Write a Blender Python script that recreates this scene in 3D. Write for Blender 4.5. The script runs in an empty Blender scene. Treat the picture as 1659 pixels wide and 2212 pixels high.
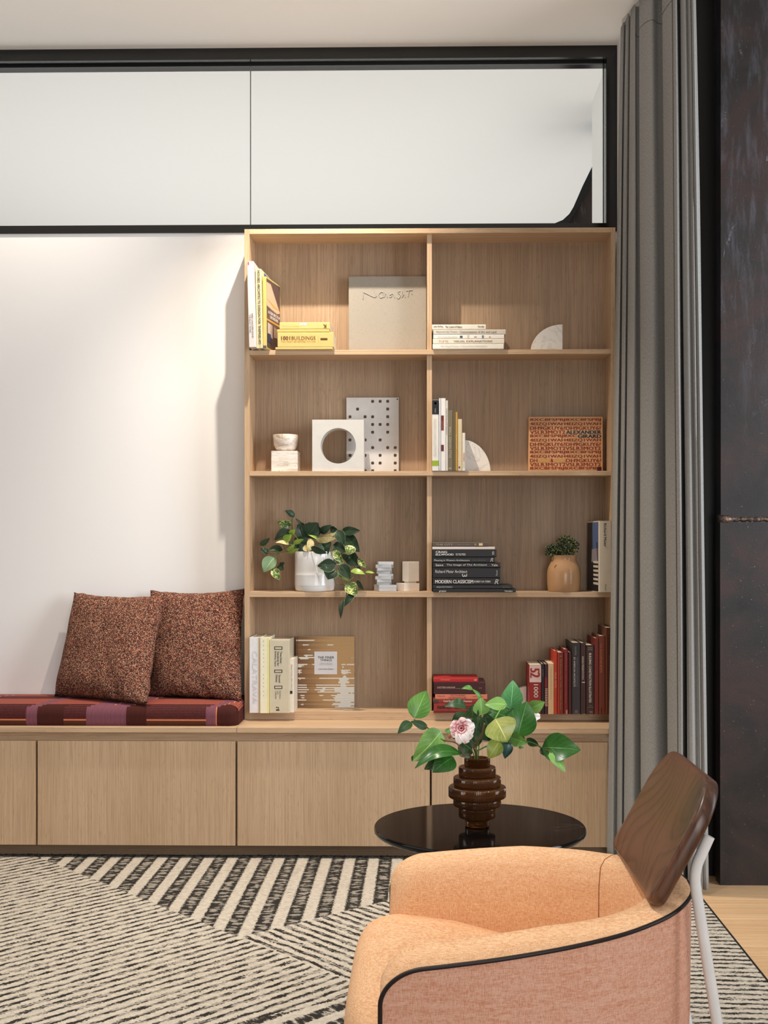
import bpy, bmesh, math, random
from mathutils import Vector, Matrix, noise as mnoise
random.seed(7)
C = bpy.context.scene.collection
PI = math.pi
# ------------------------------------------------------------------ camera, world, lights, exposure
FPX, CX, CY, HC, YAW = 2546.0, 871.0, 1185.0, 1.087, math.radians(1.0)
cam_d = bpy.data.cameras.new('camera'); cam = bpy.data.objects.new('camera', cam_d); C.objects.link(cam)
cam.location = (0, 0, HC); cam.rotation_euler = (PI/2, 0, YAW)
cam_d.sensor_width = 36.0; cam_d.lens = FPX*36.0/2212
cam_d.shift_x = -(CX-829.5)/2212; cam_d.shift_y = (CY-1106.0)/2212
cam_d.clip_start = .05
bpy.context.scene.camera = cam
sc = bpy.context.scene
sc.view_settings.view_transform = 'Standard'; sc.view_settings.look = 'None'
sc.view_settings.gamma = 1.0; sc.view_settings.use_curve_mapping = False
sc.view_settings.exposure = -0.1
w = bpy.data.worlds.new('world'); sc.world = w; w.use_nodes = True
w.node_tree.nodes['Background'].inputs[0].default_value = (.86, .93, 1.0, 1)
w.node_tree.nodes['Background'].inputs[1].default_value = .10
def lamp(name, kind, loc, target, power, col, **kw):
    d = bpy.data.lights.new(name, kind); o = bpy.data.objects.new(name, d); C.objects.link(o)
    o.location = loc; d.energy = power; d.color = col
    v = Vector(target)-Vector(loc); o.rotation_euler = v.to_track_quat('-Z', 'Y').to_euler()
    for k, x in kw.items(): setattr(d, k, x)
    return o
WARM = (1.0, .88, .73)
lamp('downlight_shelf', 'SPOT', (-.38, 3.84, 2.93), (-.38, 4.14, 0), 205, WARM, spot_size=math.radians(92), spot_blend=1.0, shadow_soft_size=.014)
lamp('downlight_bench', 'SPOT', (-1.46, 4.10, 2.93), (-1.46, 4.20, 0), 36, WARM, spot_size=math.radians(120), spot_blend=.95, shadow_soft_size=.02)
lamp('downlight_chair', 'SPOT', (-.75, 1.9, 2.93), (.0, 2.1, 0), 130, (1.0, .97, .92), spot_size=math.radians(80), spot_blend=.8, shadow_soft_size=.05)
lamp('downlight_room', 'SPOT', (-1.1, 2.9, 2.93), (-1.1, 3.0, 0), 62, (1.0, .96, .91), spot_size=math.radians(90), spot_blend=.9, shadow_soft_size=.06)
lamp('window_left', 'AREA', (-3.4, 1.6, 1.5), (-.4, 3.6, 1.7), 12, (1.0, .98, .96), shape='RECTANGLE', size=2.6, size_y=2.0)
lamp('window_right', 'AREA', (3.0, 2.2, 1.7), (.9, 3.72, 1.4), 42, (.86, .93, 1.0), shape='RECTANGLE', size=1.4, size_y=2.4, spread=math.radians(100))
lamp('front_fill', 'AREA', (.9, -.7, 1.1), (.1, 2.0, .45), 10, (1.0, .98, .96), shape='RECTANGLE', size=1.4, size_y=1.4, spread=math.radians(90))  # fill light added behind the camera, aimed down at the chair's outer side
lamp('ceiling_fill', 'AREA', (-.6, -.4, .5), (-.6, .6, 2.9), 44, (1.0, .96, .91), shape='RECTANGLE', size=2.4, size_y=1.6, spread=math.radians(120))  # unseen upward light added behind the camera to brighten the ceiling
lamp('far_room_fill', 'AREA', (-1.0, 7.9, .6), (-1.0, 8.1, 4), 146, (1.0, .985, .96), shape='RECTANGLE', size=6.0, size_y=4.4)  # light added below the sightline to whiten the far room's ceiling

# ------------------------------------------------------------------ helpers
_r = Vector((math.cos(YAW), math.sin(YAW), 0)); _f = Vector((-math.sin(YAW), math.cos(YAW), 0)); _u = Vector((0, 0, 1))
def at(px, py, Y):
    d = _r*(px-CX) + _u*(CY-py) + _f*FPX
    return Vector((0, 0, HC)) + d*(Y/d.y)
def s2l(c):
    c = c/255.0
    return c/12.92 if c <= .04045 else ((c+.055)/1.055)**2.4
def rgb(c): return (s2l(c[0]), s2l(c[1]), s2l(c[2]), 1.0)
class NT:
    def __init__(s, name):
        s.m = bpy.data.materials.new(name); s.m.use_nodes = True; s.t = s.m.node_tree
        s.b = s.t.nodes['Principled BSDF']
    def n(s, typ, **kw):
        x = s.t.nodes.new(typ)
        for k, v in kw.items(): setattr(x, k, v)
        return x
    def put(s, inp, v):
        if isinstance(v, bpy.types.NodeSocket): s.t.links.new(v, inp)
        else: inp.default_value = v
    def math(s, op, a, b=0.0, c=0.0):
        x = s.n('ShaderNodeMath', operation=op); s.put(x.inputs[0], a); s.put(x.inputs[1], b); s.put(x.inputs[2], c)
        return x.outputs[0]
    def step(s, v, lo, hi):
        x = s.n('ShaderNodeMapRange', interpolation_type='SMOOTHSTEP'); s.put(x.inputs[0], v); x.inputs[1].default_value = lo; x.inputs[2].default_value = hi
        return x.outputs[0]
    def mix(s, f, a, b):
        x = s.n('ShaderNodeMix', data_type='RGBA'); s.put(x.inputs[0], f)
        s.put(x.inputs[6], rgb(a) if isinstance(a, tuple) and len(a) == 3 else a)
        s.put(x.inputs[7], rgb(b) if isinstance(b, tuple) and len(b) == 3 else b)
        return x.outputs[2]
    def obj(s, scale=(1, 1, 1), rot=(0, 0, 0), src='Object'):
        t = s.n('ShaderNodeTexCoord'); mp = s.n('ShaderNodeMapping'); mp.inputs['Scale'].default_value = scale; mp.inputs['Rotation'].default_value = rot
        s.t.links.new(t.outputs[src], mp.inputs[0]); return mp.outputs[0]
    def noise(s, vec, scale, detail=2, rough=.5, dist=0):
        x = s.n('ShaderNodeTexNoise'); s.put(x.inputs['Vector'], vec); x.inputs['Scale'].default_value = scale
        x.inputs['Detail'].default_value = detail; x.inputs['Roughness'].default_value = rough; x.inputs['Distortion'].default_value = dist
        return x.outputs[0]
    def xyz(s, vec):
        x = s.n('ShaderNodeSeparateXYZ'); s.put(x.inputs[0], vec); return x.outputs
    def ramp(s, f, stops, interp='LINEAR'):
        x = s.n('ShaderNodeValToRGB'); s.put(x.inputs[0], f); e = x.color_ramp.elements; x.color_ramp.interpolation = interp
        while len(e) < len(stops): e.new(1)
        for k, (p, c) in enumerate(stops): e[k].position = p; e[k].color = rgb(c)
        return x.outputs[0]
    def bump(s, h, strength=.3, dist=.002):
        x = s.n('ShaderNodeBump'); s.put(x.inputs['Height'], h); x.inputs['Strength'].default_value = strength; x.inputs['Distance'].default_value = dist
        s.t.links.new(x.outputs[0], s.b.inputs['Normal'])
    def out(s, col=None, rough=.5, metal=0, spec=None, **kw):
        if col is not None: s.put(s.b.inputs['Base Color'], rgb(col) if isinstance(col, tuple) else col)
        s.put(s.b.inputs['Roughness'], rough); s.b.inputs['Metallic'].default_value = metal
        if spec is not None: s.b.inputs['Specular IOR Level'].default_value = spec
        for k, v in kw.items(): s.put(s.b.inputs[k.replace('_', ' ')], v)
        return s.m
_cache = {}
def plain(col, rough=.5, metal=0, spec=.35):
    k = (col, rough, metal, spec)
    if k not in _cache:
        t = NT('surface'); v = t.noise(t.obj(), 35, 3)
        c2 = tuple(max(0, int(x*.93)) for x in col)
        _cache[k] = t.out(t.mix(v, col, c2), rough, metal, spec)
    return _cache[k]
def wood(name, d, a, b, c, fine=230, broad=7, rough=.42):
    t = NT(name); st = {'V': (1, 1, .014), 'X': (.014, 1, 1), 'Y': (1, .014, 1)}[d]; s2 = {'V': (1, 1, .06), 'X': (.06, 1, 1), 'Y': (1, .06, 1)}[d]
    vec = t.obj(st)
    n1 = t.noise(vec, broad, 2, .5, .3); n2 = t.noise(vec, fine, 2, .6); n3 = t.noise(t.obj(s2), 26, 2, .5, 2.2)
    base = t.mix(t.step(n1, .25, .75), a, b)
    rg = t.math('ABSOLUTE', t.math('SUBTRACT', t.math('FRACT', t.math('MULTIPLY', n3, 9.0)), .5))
    k = t.math('ADD', t.math('MULTIPLY', t.step(n2, .36, .66), .45), t.math('MULTIPLY', t.step(rg, .18, .02), .22))
    col = t.mix(k, base, c)
    t.bump(n2, .1, .0005)
    return t.out(col, rough, 0, .3)
W_A, W_B, W_C = (208, 177, 144), (195, 164, 131), (164, 134, 104)
oakV = wood('oak_vertical', 'V', W_A, W_B, W_C); oakX = wood('oak_lengthwise', 'X', W_A, W_B, W_C); oakY = wood('oak_depthwise', 'Y', W_A, W_B, W_C)
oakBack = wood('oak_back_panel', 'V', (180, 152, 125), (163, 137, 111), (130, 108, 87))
def link(o): C.objects.link(o); return o
def thing(name, label, cat, loc, group=None, kind=None):
    o = link(bpy.data.objects.new(name, None)); o.location = loc; o.empty_display_size = .02
    o['label'] = label; o['category'] = cat
    if group: o['group'] = group
    if kind: o['kind'] = kind
    return o
def setting(name, loc=(0, 0, 0), label=None):
    o = link(bpy.data.objects.new(name, None)); o.location = loc; o['kind'] = 'structure'
    if label: o['label'] = label
    return o
def root_loc(o):
    v = Vector((0, 0, 0))
    while o is not None: v = v + o.location; o = o.parent
    return v
def part(parent, name, bm, mat, smooth=False, label=None, kind=None):
    """link a bmesh made in world coordinates as one mesh object below parent"""
    if parent is not None: bm.transform(Matrix.Translation(-root_loc(parent)))
    bmesh.ops.recalc_face_normals(bm, faces=bm.faces)
    me = bpy.data.meshes.new(name); bm.to_mesh(me); bm.free()
    for mm in (mat if isinstance(mat, list) else [mat]): me.materials.append(mm)
    if smooth:
        for p in me.polygons: p.use_smooth = True
        if smooth != True: me.set_sharp_from_angle(angle=math.radians(smooth))
    o = link(bpy.data.objects.new(name, me)); o.parent = parent
    if label: o['label'] = label
    if kind: o['kind'] = kind
    return o
def single(o, label, cat, group=None):
    o['label'] = label; o['category'] = cat
    if group: o['group'] = group
    return o
def box(bm, x0, x1, y0, y1, z0, z1, bev=0):
    vs = [bm.verts.new((x, y, z)) for x in (x0, x1) for y in (y0, y1) for z in (z0, z1)]
    fs = [bm.faces.new([vs[i] for i in q]) for q in ((0, 1, 3, 2), (4, 6, 7, 5), (0, 4, 5, 1), (2, 3, 7, 6), (0, 2, 6, 4), (1, 5, 7, 3))]
    if bev:
        es = list({e for f in fs for e in f.edges})
        bmesh.ops.recalc_face_normals(bm, faces=fs)
        bmesh.ops.bevel(bm, geom=es, offset=bev, segments=2, affect='EDGES', profile=.5)
def bx(*a, bev=0):
    bm = bmesh.new(); box(bm, *a, bev=bev); return bm
def prism(pts, axis, a, b, bev=0):
    """polygon pts (2D) extruded along an axis: 'Z' pts=(x,y), 'Y' pts=(x,z), 'X' pts=(y,z)"""
    bm = bmesh.new()
    def v(p, h): return {'Z': (p[0], p[1], h), 'Y': (p[0], h, p[1]), 'X': (h, p[0], p[1])}[axis]
    A = [bm.verts.new(v(p, a)) for p in pts]; B = [bm.verts.new(v(p, b)) for p in pts]; n = len(pts)
    bm.faces.new(A); bm.faces.new(B)
    for i in range(n): bm.faces.new((A[i], A[(i+1) % n], B[(i+1) % n], B[i]))
    if bev:
        bmesh.ops.recalc_face_normals(bm, faces=bm.faces)
        es = [e for e in bm.edges if len(e.link_faces) == 2 and e.calc_face_angle() > .6]
        bmesh.ops.bevel(bm, geom=es, offset=bev, segments=2, affect='EDGES', profile=.5)
    return bm
def smoothpts(pts, n=6):
    pts = [Vector(p) for p in pts]; out = []
    for i in range(len(pts)-1):
        p0 = pts[max(0, i-1)]; p1 = pts[i]; p2 = pts[i+1]; p3 = pts[min(len(pts)-1, i+2)]
        for k in range(n):
            t = k/n
            out.append(.5*((2*p1)+(p2-p0)*t+(2*p0-5*p1+4*p2-p3)*t*t+(3*p1-p0-3*p2+p3)*t**3))
    out.append(pts[-1]); return out
def tube(bm, pts, r, seg=8, caps=True):
    pts = [Vector(p) for p in pts]; rings = []; prev = None
    for i, p in enumerate(pts):
        t = (pts[min(i+1, len(pts)-1)]-pts[max(i-1, 0)]).normalized()
        if prev is None:
            a = Vector((0, 0, 1)) if abs(t.z) < .9 else Vector((1, 0, 0)); nrm = t.cross(a).normalized()
        else: nrm = (prev - t*prev.dot(t)).normalized()
        prev = nrm; b = t.cross(nrm); rr = r[i] if isinstance(r, (list, tuple)) else r
        rings.append([bm.verts.new(p+(nrm*math.cos(2*PI*k/seg)+b*math.sin(2*PI*k/seg))*rr) for k in range(seg)])
    for A, B in zip(rings, rings[1:]):
        for k in range(seg): bm.faces.new((A[k], A[(k+1) % seg], B[(k+1) % seg], B[k]))
    if caps: bm.faces.new(rings[0]); bm.faces.new(rings[-1])
def tb(pts, r, seg=8, smooth=0):
    bm = bmesh.new(); tube(bm, smoothpts(pts, smooth) if smooth else pts, r, seg); return bm
def lathe(prof, cen, seg=48, flute=0, closed=False):
    bm = bmesh.new(); rings = []; c = Vector(cen)
    for r, z in prof:
        rk = [r-(flute*(.5-.5*math.cos(PI*k/2)) if r > .012 else 0) for k in range(seg)]
        rings.append([bm.verts.new(c+Vector((rk[k]*math.cos(2*PI*k/seg), rk[k]*math.sin(2*PI*k/seg), z))) for k in range(seg)])
    prs = list(zip(rings, rings[1:])) + ([(rings[-1], rings[0])] if closed else [])
    for A, B in prs:
        for k in range(seg): bm.faces.new((A[k], A[(k+1) % seg], B[(k+1) % seg], B[k]))
    if not closed: bm.faces.new(rings[0]); bm.faces.new(rings[-1])
    return bm
def text_mesh(txt, bold=0.0, shear=0.0):
    cu = bpy.data.curves.new('t', 'FONT'); cu.body = txt; cu.resolution_u = 2; cu.shear = shear
    o = bpy.data.objects.new('t', cu); C.objects.link(o); bpy.context.view_layer.update()
    me = bpy.data.meshes.new_from_object(o); bpy.data.objects.remove(o); bpy.data.curves.remove(cu)
    if bold and me.vertices:                      # heavier print: the same outlines laid side by side
        bm = bmesh.new()
        for k in (-1, 0, 1):
            n0 = len(bm.verts); bm.from_mesh(me); bm.verts.ensure_lookup_table()
            for v in bm.verts[n0:]: v.co.x += k*bold*.9; v.co.z += k*.002
        bm.to_mesh(me); bm.free()
    return me
def lettering(parent, txt, bxp, Y, col, down=False, bold=0.0, shear=0.0, name='lettering', up=False, flip=False):
    """flat print: text fitted to a box given on the plane at depth Y"""
    me = text_mesh(txt, bold, shear)
    if not me.vertices: return
    A = at(bxp[0], bxp[3], Y); B = at(bxp[2], bxp[1], Y)
    xs = [v.co.x for v in me.vertices]; ys = [v.co.y for v in me.vertices]
    x0, x1, y0, y1 = min(xs), max(xs), min(ys), max(ys); org = root_loc(parent)
    for v in me.vertices:
        u = (v.co.x-x0)/(x1-x0); q = (v.co.y-y0)/max(1e-6, y1-y0)
        if flip: u, q = 1-u, 1-q
        if down: X = A.x+(B.x-A.x)*q; Z = B.z+(A.z-B.z)*u
        elif up: X = B.x+(A.x-B.x)*q; Z = A.z+(B.z-A.z)*u
        else: X = A.x+(B.x-A.x)*u; Z = A.z+(B.z-A.z)*q
        v.co = Vector((X, Y-v.co.z*.05, Z))-org
    me.materials.append(plain(col, .55)); me.name = name
    o = link(bpy.data.objects.new(name, me)); o.parent = parent; return o
def patch(parent, name, bxp, Y, mat, th=.0004, zl=(-9, 9)):
    A = at(bxp[0], bxp[3], Y); B = at(bxp[2], bxp[1], Y); A.z = max(A.z, zl[0]); B.z = min(B.z, zl[1])
    return part(parent, name, bx(A.x, B.x, Y, Y+th, A.z, B.z), mat)

# ------------------------------------------------------------------ setting
YB, YS, YK = 4.07, 4.26, 4.408           # bench front, bookcase front, bookcase back / wall plane
white = NT('painted_wall'); _v = white.noise(white.obj(), 40, 4); white.bump(_v, .05, .001)
wallm = white.out((238, 236, 235), .75, 0, .25)
ceilm = NT('painted_ceiling'); ceilm = ceilm.out((244, 240, 234), .8, 0, .2)
farm = NT('far_ceiling').out((244, 243, 240), .8, 0, .2)
framem = NT('black_metal_frame').out((17, 17, 17), .14, 0, .6)
blackm = NT('black_frame').out((17, 17, 16), .38, 0, .4)
ZC = at(600, 103, 4.404).z; ZW0 = at(300, 502, 4.404).z
s = setting('wall_back'); part(s, 'plaster', bx(-3.2, .74, YK+.002, 4.52, 0, ZW0+.01), wallm)
s = setting('ceiling'); part(s, 'ceiling_board', bx(-3.2, 3.2, -1.2, 4.52, ZC, ZC+.12), ceilm)
s = setting('ceiling'); part(s, 'ceiling_board', bx(-9, 5, 4.52, 11, 3.58, 3.7), farm)
part(s, 'bulkhead', bx(-9, 5, 4.50, 4.56, ZC+.05, 3.6), farm)
s = setting('wall_far'); part(s, 'plaster', bx(-9, 5, 11, 11.1, 0, 3.6), farm)
xw = at(1279, 300, 6.6).x
s = setting('wall_far'); part(s, 'plaster', bx(xw, xw+.12, 4.62, 6.6, 0, 3.58), farm)
xr = at(1333.5, 300, 4.40).x
s = setting('wall_right'); part(s, 'plaster', bx(xr, 1.0, 4.2, 4.52, 0, ZC), wallm)
# clerestory window
s = setting('window_1')
xl = -2.6; xo = at(1333, 300, 4.404).x; xi = at(1310.5, 300, 4.404).x
z0, z1 = at(600, 502, 4.404).z, at(600, 485, 4.404).z; z3 = at(600, 128, 4.404).z
for nm, a in (('frame_head', (xl, xo, 4.404, 4.512, z3, ZC)), ('frame_sill', (xl, xo, 4.404, 4.512, z0, z1)), ('frame_stile', (xi, xo, 4.404, 4.512, z1, z3))):
    part(s, nm, bx(*a), framem)
stop = (at(600, 138, 4.444).z, at(600, 142.5, 4.444).z); xs_ = at(1303, 300, 4.444).x
part(s, 'glazing_bead', bx(xl, xi, 4.442, 4.452, stop[1], z3), blackm); part(s, 'glazing_bead', bx(xs_, xi-.0035, 4.442, 4.452, z1, z3), blackm)
glassm = NT('clear_glass'); glassm = glassm.out((250, 252, 252), 0.0, 0, .3, Transmission_Weight=1.0, IOR=1.02)
xm = at(541, 300, 4.444).x
part(s, 'pane', bx(xl, xm-.0012, 4.444, 4.450, z1, z3), glassm); part(s, 'pane', bx(xm+.0012, xi, 4.444, 4.450, z1, z3), glassm)
part(s, 'joint', bx(xm-.0016, xm+.0016, 4.4435, 4.4505, z1, z3), plain((120, 116, 112), .6))
# steel brace seen through the clerestory
steelm = NT('weathered_steel'); _o = steelm.obj((1, 1, 1)); _n = steelm.noise(_o, 5, 5, .6, .5); _n2 = steelm.noise(steelm.obj((6, 6, 1.2)), 9, 5, .7)
_c = steelm.ramp(_n, [(.25, (36, 30, 28)), (.45, (56, 46, 41)), (.6, (76, 56, 46)), (.75, (48, 46, 46))])
_c = steelm.mix(steelm.step(_n2, .55, .75), _c, (92, 90, 92)); steelm.bump(_n2, .25, .002); steelm = steelm.out(_c, .45, .35, .5)
br = thing('steel_brace', 'dark weathered steel brace with curved gusset seen through the window beside the white wall', 'beam', at(1260, 483, 6.9))
out = [at(x, y, 6.9) for x, y in ((1160, 500), (1196, 485), (1215, 477), (1229, 464), (1238, 449), (1258, 403), (1282, 354), (1300, 318))]
inn = [at(x, y, 6.9) for x, y in ((1318, 318), (1300, 352), (1279, 392), (1256, 437), (1240, 464), (1229, 484), (1224, 500))]
part(br, 'flange', prism([(p.x, p.z) for p in out+inn], 'Y', 6.88, 7.12), blackm)
inn2 = [at(x, y, 6.9) for x, y in ((1318, 318), (1300, 352), (1279, 392), (1256, 437), (1240, 464), (1229, 484), (1224, 500), (1330, 500))]
part(br, 'web_plate', prism([(p.x, p.z) for p in inn2], 'Y', 6.93, 6.97), steelm, label='rusty brown web plate')
part(br, 'post', bx(inn[6].x, inn[6].x+.24, 6.9, 7.1, 0, inn[6].z), steelm)
# floor: slab and oak planks
s = setting('floor')
part(s, 'subfloor', bx(-3.2, 3.2, -1.2, 11, -.08, -.012), plain((150, 120, 90), .7))
plk = wood('oak_floor', 'X', (222, 186, 144), (206, 168, 126), (178, 138, 98), 120, 6, .5)
y = 4.24; row = 0; random.seed(3)
while y > 1.2:
    x = .55 if row % 2 else .2
    xx = [x, x+1.05+.2*random.random(), 3.2]
    for a, b in zip(xx, xx[1:]):
        part(s, 'plank', bx(a+.0008, b-.0008, y-.19+.0009, y-.0009, -.012, 0, bev=.0012), plk)
    y -= .19; row += 1
part(s, 'subfloor_left', bx(-3.2, .55, 1.2, 4.24, -.012, -.002), plain((196, 160, 120), .6))
# dark reveal and steel column on the right
xb0, xb1 = at(1492, 1000, 3.98).x, at(1562, 1000, 3.90).x
RX0 = at(1532, 1962, 3.56).x+.004
s = setting('trim_1', label='matte black reveal panel between curtain and steel column')
part(s, 'reveal_panel', bx(RX0, xb1-.02, 3.93, 4.19, .0006, ZC-.0006), blackm)
colu = thing('steel_column', 'weathered blackened steel column with a welded joint at right edge', 'column', (1.2, 3.9, 0))
t = NT('blackened_steel'); v = t.obj(); vs_ = t.obj((5, 5, .9)); z = t.xyz(v)
n1 = t.noise(v, 3.2, 6, .65, .8); n2 = t.noise(vs_, 7, 6, .7, .3); n3 = t.noise(v, 160, 3, .6); n4 = t.noise(t.obj((2.2, 2.2, .5)), 5, 5, .6, 1.0)
c = t.ramp(n1, [(.28, (30, 28, 28)), (.47, (46, 41, 40)), (.62, (62, 46, 43)), (.78, (40, 39, 41))])
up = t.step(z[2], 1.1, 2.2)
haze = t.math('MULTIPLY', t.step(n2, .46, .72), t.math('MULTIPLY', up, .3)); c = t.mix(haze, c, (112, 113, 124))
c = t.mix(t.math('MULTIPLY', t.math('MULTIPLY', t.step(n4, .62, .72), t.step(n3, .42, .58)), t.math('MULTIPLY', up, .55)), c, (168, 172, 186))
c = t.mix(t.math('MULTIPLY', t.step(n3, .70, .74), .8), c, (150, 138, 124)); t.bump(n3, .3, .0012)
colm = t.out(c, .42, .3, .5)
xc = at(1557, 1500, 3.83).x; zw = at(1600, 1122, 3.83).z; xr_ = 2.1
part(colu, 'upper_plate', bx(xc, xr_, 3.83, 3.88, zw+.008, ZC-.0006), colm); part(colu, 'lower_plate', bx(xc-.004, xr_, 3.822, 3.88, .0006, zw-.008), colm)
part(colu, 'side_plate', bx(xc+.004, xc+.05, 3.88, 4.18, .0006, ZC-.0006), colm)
bm = bmesh.new(); pts = []; rr = []
for i in range(160):
    q = i/159; pts.append((xc-.006+q*(xr_-xc), 3.832+.002*mnoise.noise((q*60, 1, 0)), zw+.003*mnoise.noise((q*90, 0, 0)))); rr.append(.008+.004*mnoise.noise((q*120, 5, 2))+(.007 if i < 6 else 0))
tube(bm, pts, rr, 8); wm = NT('weld_bead'); _n = wm.noise(wm.obj(), 90, 4); wm.bump(_n, .8, .004)
part(colu, 'weld_bead', bm, wm.out(wm.ramp(_n, [(.35, (44, 36, 33)), (.55, (88, 66, 54)), (.7, (140, 120, 100))]), .5, .3), True, label='lumpy brown weld seam')

# ------------------------------------------------------------------ bench, cabinets, bookcase
zbt = at(300, 1571, YB).z; zb1 = at(300, 1582.5, YB).z; zd1 = at(300, 1601, YB+.012).z; zd0 = at(300, 1826, YB+.012).z
xend = at(1345, 1600, YB).x; xsm = at(511, 1571, YB).x
YD = YB+.012
t1 = single(part(None, 'bench_top', bx(-2.6, xsm-.0006, YB, YK, zb1, zbt, bev=.001), oakX), 'long pale oak seat board under the maroon striped cushion', 'bench')
t2 = single(part(None, 'bench_top', bx(xsm+.0006, xend, YB, YK, zb1, zbt, bev=.001), oakX), 'pale oak ledge board in front of the bookcase foot', 'ledge')
darkgap = plain((34, 28, 24), .7)
cabs = [(-2.6+.0, at(79, 1700, YD).x, 'oak base cabinet cut off by the left edge of photo under the bench'),
        (at(79, 1700, YD).x, at(510.5, 1700, YD).x, 'oak base cabinet directly under the two speckled pillows'),
        (at(510.5, 1700, YD).x, at(930.5, 1700, YD).x, 'oak base cabinet under the left bookcase bays, left of the vase'),
        (at(930.5, 1700, YD).x, xend, 'oak base cabinet behind the round black table, beside the curtain')]
for a, b, lb in cabs:
    c_ = thing('base_cabinet', lb, 'cabinet', ((a+b)/2, YD+.1, 0), 'oak base cabinets in a row')
    part(c_, 'carcass', bx(a+.001, b-.001, YD+.03, YK-.01, zd0, zb1-.0015), darkgap if False else oakX)
    part(c_, 'finger_rail', bx(a+.0001, b-.0001, YD+.022, YD+.03, zd1-.01, zb1-.002), oakX)
    part(c_, 'door', bx(a+.0036, b-.0036, YD, YD+.02, zd0, zd1, bev=.0008), oakV)
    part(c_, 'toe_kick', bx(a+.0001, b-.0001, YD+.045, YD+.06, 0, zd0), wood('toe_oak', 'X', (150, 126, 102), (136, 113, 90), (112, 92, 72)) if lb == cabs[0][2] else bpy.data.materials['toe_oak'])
# bookcase
zt1, zt0 = at(930, 493, YS).z, at(930, 503.6, YS).z
xa, xb = at(528, 1000, YS).x, at(538.8, 1000, YS).x; xc1, xd = at(1320, 1000, YS).x, at(1329.5, 1000, YS).x
xm0, xm1 = at(922.2, 1000, YS+.02).x, at(932.8, 1000, YS+.02).x
ZS = [(at(930, 765.6, YS).z, at(930, 755.4, YS).z), (at(930, 1027.6, YS).z, at(930, 1017.4, YS).z), (at(930, 1290, YS).z, at(930, 1278.4, YS).z)]
zbb, zbt2 = zbt, at(930, 1537.5, YS).z
bc = thing('bookcase', 'built-in pale oak bookcase of eight open bays above the base cabinets', 'bookcase', ((xa+xd)/2, YS, zbt))
part(bc, 'side_panel', bx(xa, xb, YS, YK, zbb+.0004, zt1, bev=.0008), oakV); part(bc, 'side_panel', bx(xc1, xd, YS, YK, zbb+.0004, zt1, bev=.0008), oakV)
part(bc, 'top_panel', bx(xb, xc1, YS, YK, zt0, zt1, bev=.0008), oakX); part(bc, 'bottom_panel', bx(xb, xc1, YS, YK, zbb+.0004, zbt2, bev=.0008), oakX)
for a, b in ZS: part(bc, 'shelf', bx(xb, xc1, YS, YK-.008, a, b, bev=.0008), oakX)
lv = [zbt2] + [v for a, b in reversed(ZS) for v in (a, b)] + [zt0]
for i in range(0, 8, 2): part(bc, 'divider', bx(xm0, xm1, YS+.02, YK-.008, lv[i], lv[i+1]), oakV)
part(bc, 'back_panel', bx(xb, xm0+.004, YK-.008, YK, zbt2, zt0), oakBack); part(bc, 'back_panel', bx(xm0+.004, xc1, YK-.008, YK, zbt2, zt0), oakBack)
SH = [ZS[0][1]+.0003, ZS[1][1]+.0003, ZS[2][1]+.0003, zbt2+.0003]
YKK = YK-.009

# ------------------------------------------------------------------ books
def crop(x, y, k): return lambda b: (x+k*b[0], y+k*b[1], x+k*b[2], y+k*b[3])
R1L, R1R, R2L, R2R = crop(520, 480, .2532), crop(910, 480, .2592), crop(520, 760, .2532), crop(910, 760, .2592)
R3L, R3R, R4L, R4R = crop(520, 1020, .2532), crop(910, 1020, .2592), crop(520, 1280, .2532), crop(910, 1280, .2591)
PAGE = (226, 214, 192)
def profile(t, d, b, r):
    pts = [(0, d), (0, r)] + [(r-r*math.cos(a), r-r*math.sin(a)) for a in (PI/6, PI/3)] + [(r, 0), (t-r, 0)] + [(t-r+r*math.sin(a), r-r*math.cos(a)) for a in (PI/6, PI/3)] + [(t, r), (t, d), (t-b, d), (t-b, b), (b, b), (b, d)]
    return pts
def book(label, M, bx_, Y, depth, col, zb=None, lying=False, page=PAGE, hard=True, rough=.5, rot=0, lean=0, group=None, texts=(), bands=(), cover=None):
    depth = min(depth, YKK-.0008-Y)
    p = M(bx_); A = at(p[0], p[3], Y); B = at(p[2], p[1], Y)
    x0, x1, z1 = A.x, B.x, B.z; z0 = A.z if zb is None else zb
    r = thing('book', label, 'book', ((x0+x1)/2 if lying else x0, Y, z0), group)
    b = .0022 if hard else .0006; ins = .003 if hard else .0002; m = col if not isinstance(col, tuple) else plain(col, rough)
    if lying:
        t = z1-z0; prof = profile(t, depth, min(b, t*.2), min(.0025, t*.2)); bm = prism([(q, h) for h, q in prof], 'X', x0, x1)
        for v in bm.verts: v.co = Vector((v.co.x, Y+v.co.y, z0+v.co.z))
        pg = bx(x0+ins, x1-ins, Y+min(b, t*.2)+.0003, Y+depth-ins, z0+min(b, t*.2)+.0002, z1-min(b, t*.2)-.0002)
    else:
        t = x1-x0; prof = profile(t, depth, min(b, t*.2), min(.0025, t*.25)); bm = prism(prof, 'Z', z0, z1)
        for v in bm.verts: v.co = Vector((x0+v.co.x, Y+v.co.y, v.co.z))
        pg = bx(x0+min(b, t*.2)+.0002, x1-min(b, t*.2)-.0002, Y+min(b, t*.2)+.0003, Y+depth-ins, z0+ins, z1-ins)
    part(r, 'cover', bm, m); part(r, 'page_block', pg, plain(page, .8))
    for bb, c in bands:
        q = M(bb); patch(r, 'spine_band', q, Y-.0005, plain(c, rough), zl=(z0+.0008, z1-.0008))
    for tx in texts:
        o = dict(tx[3]) if len(tx) > 3 else {}
        lettering(r, tx[0], M(tx[1]), Y-.0011, tx[2], **o)
    if cover: cover(r, x0, x1, Y, z0, z1)
    if rot or lean: r.rotation_euler = (0, math.radians(lean), math.radians(rot))
    return r, z1
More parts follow.
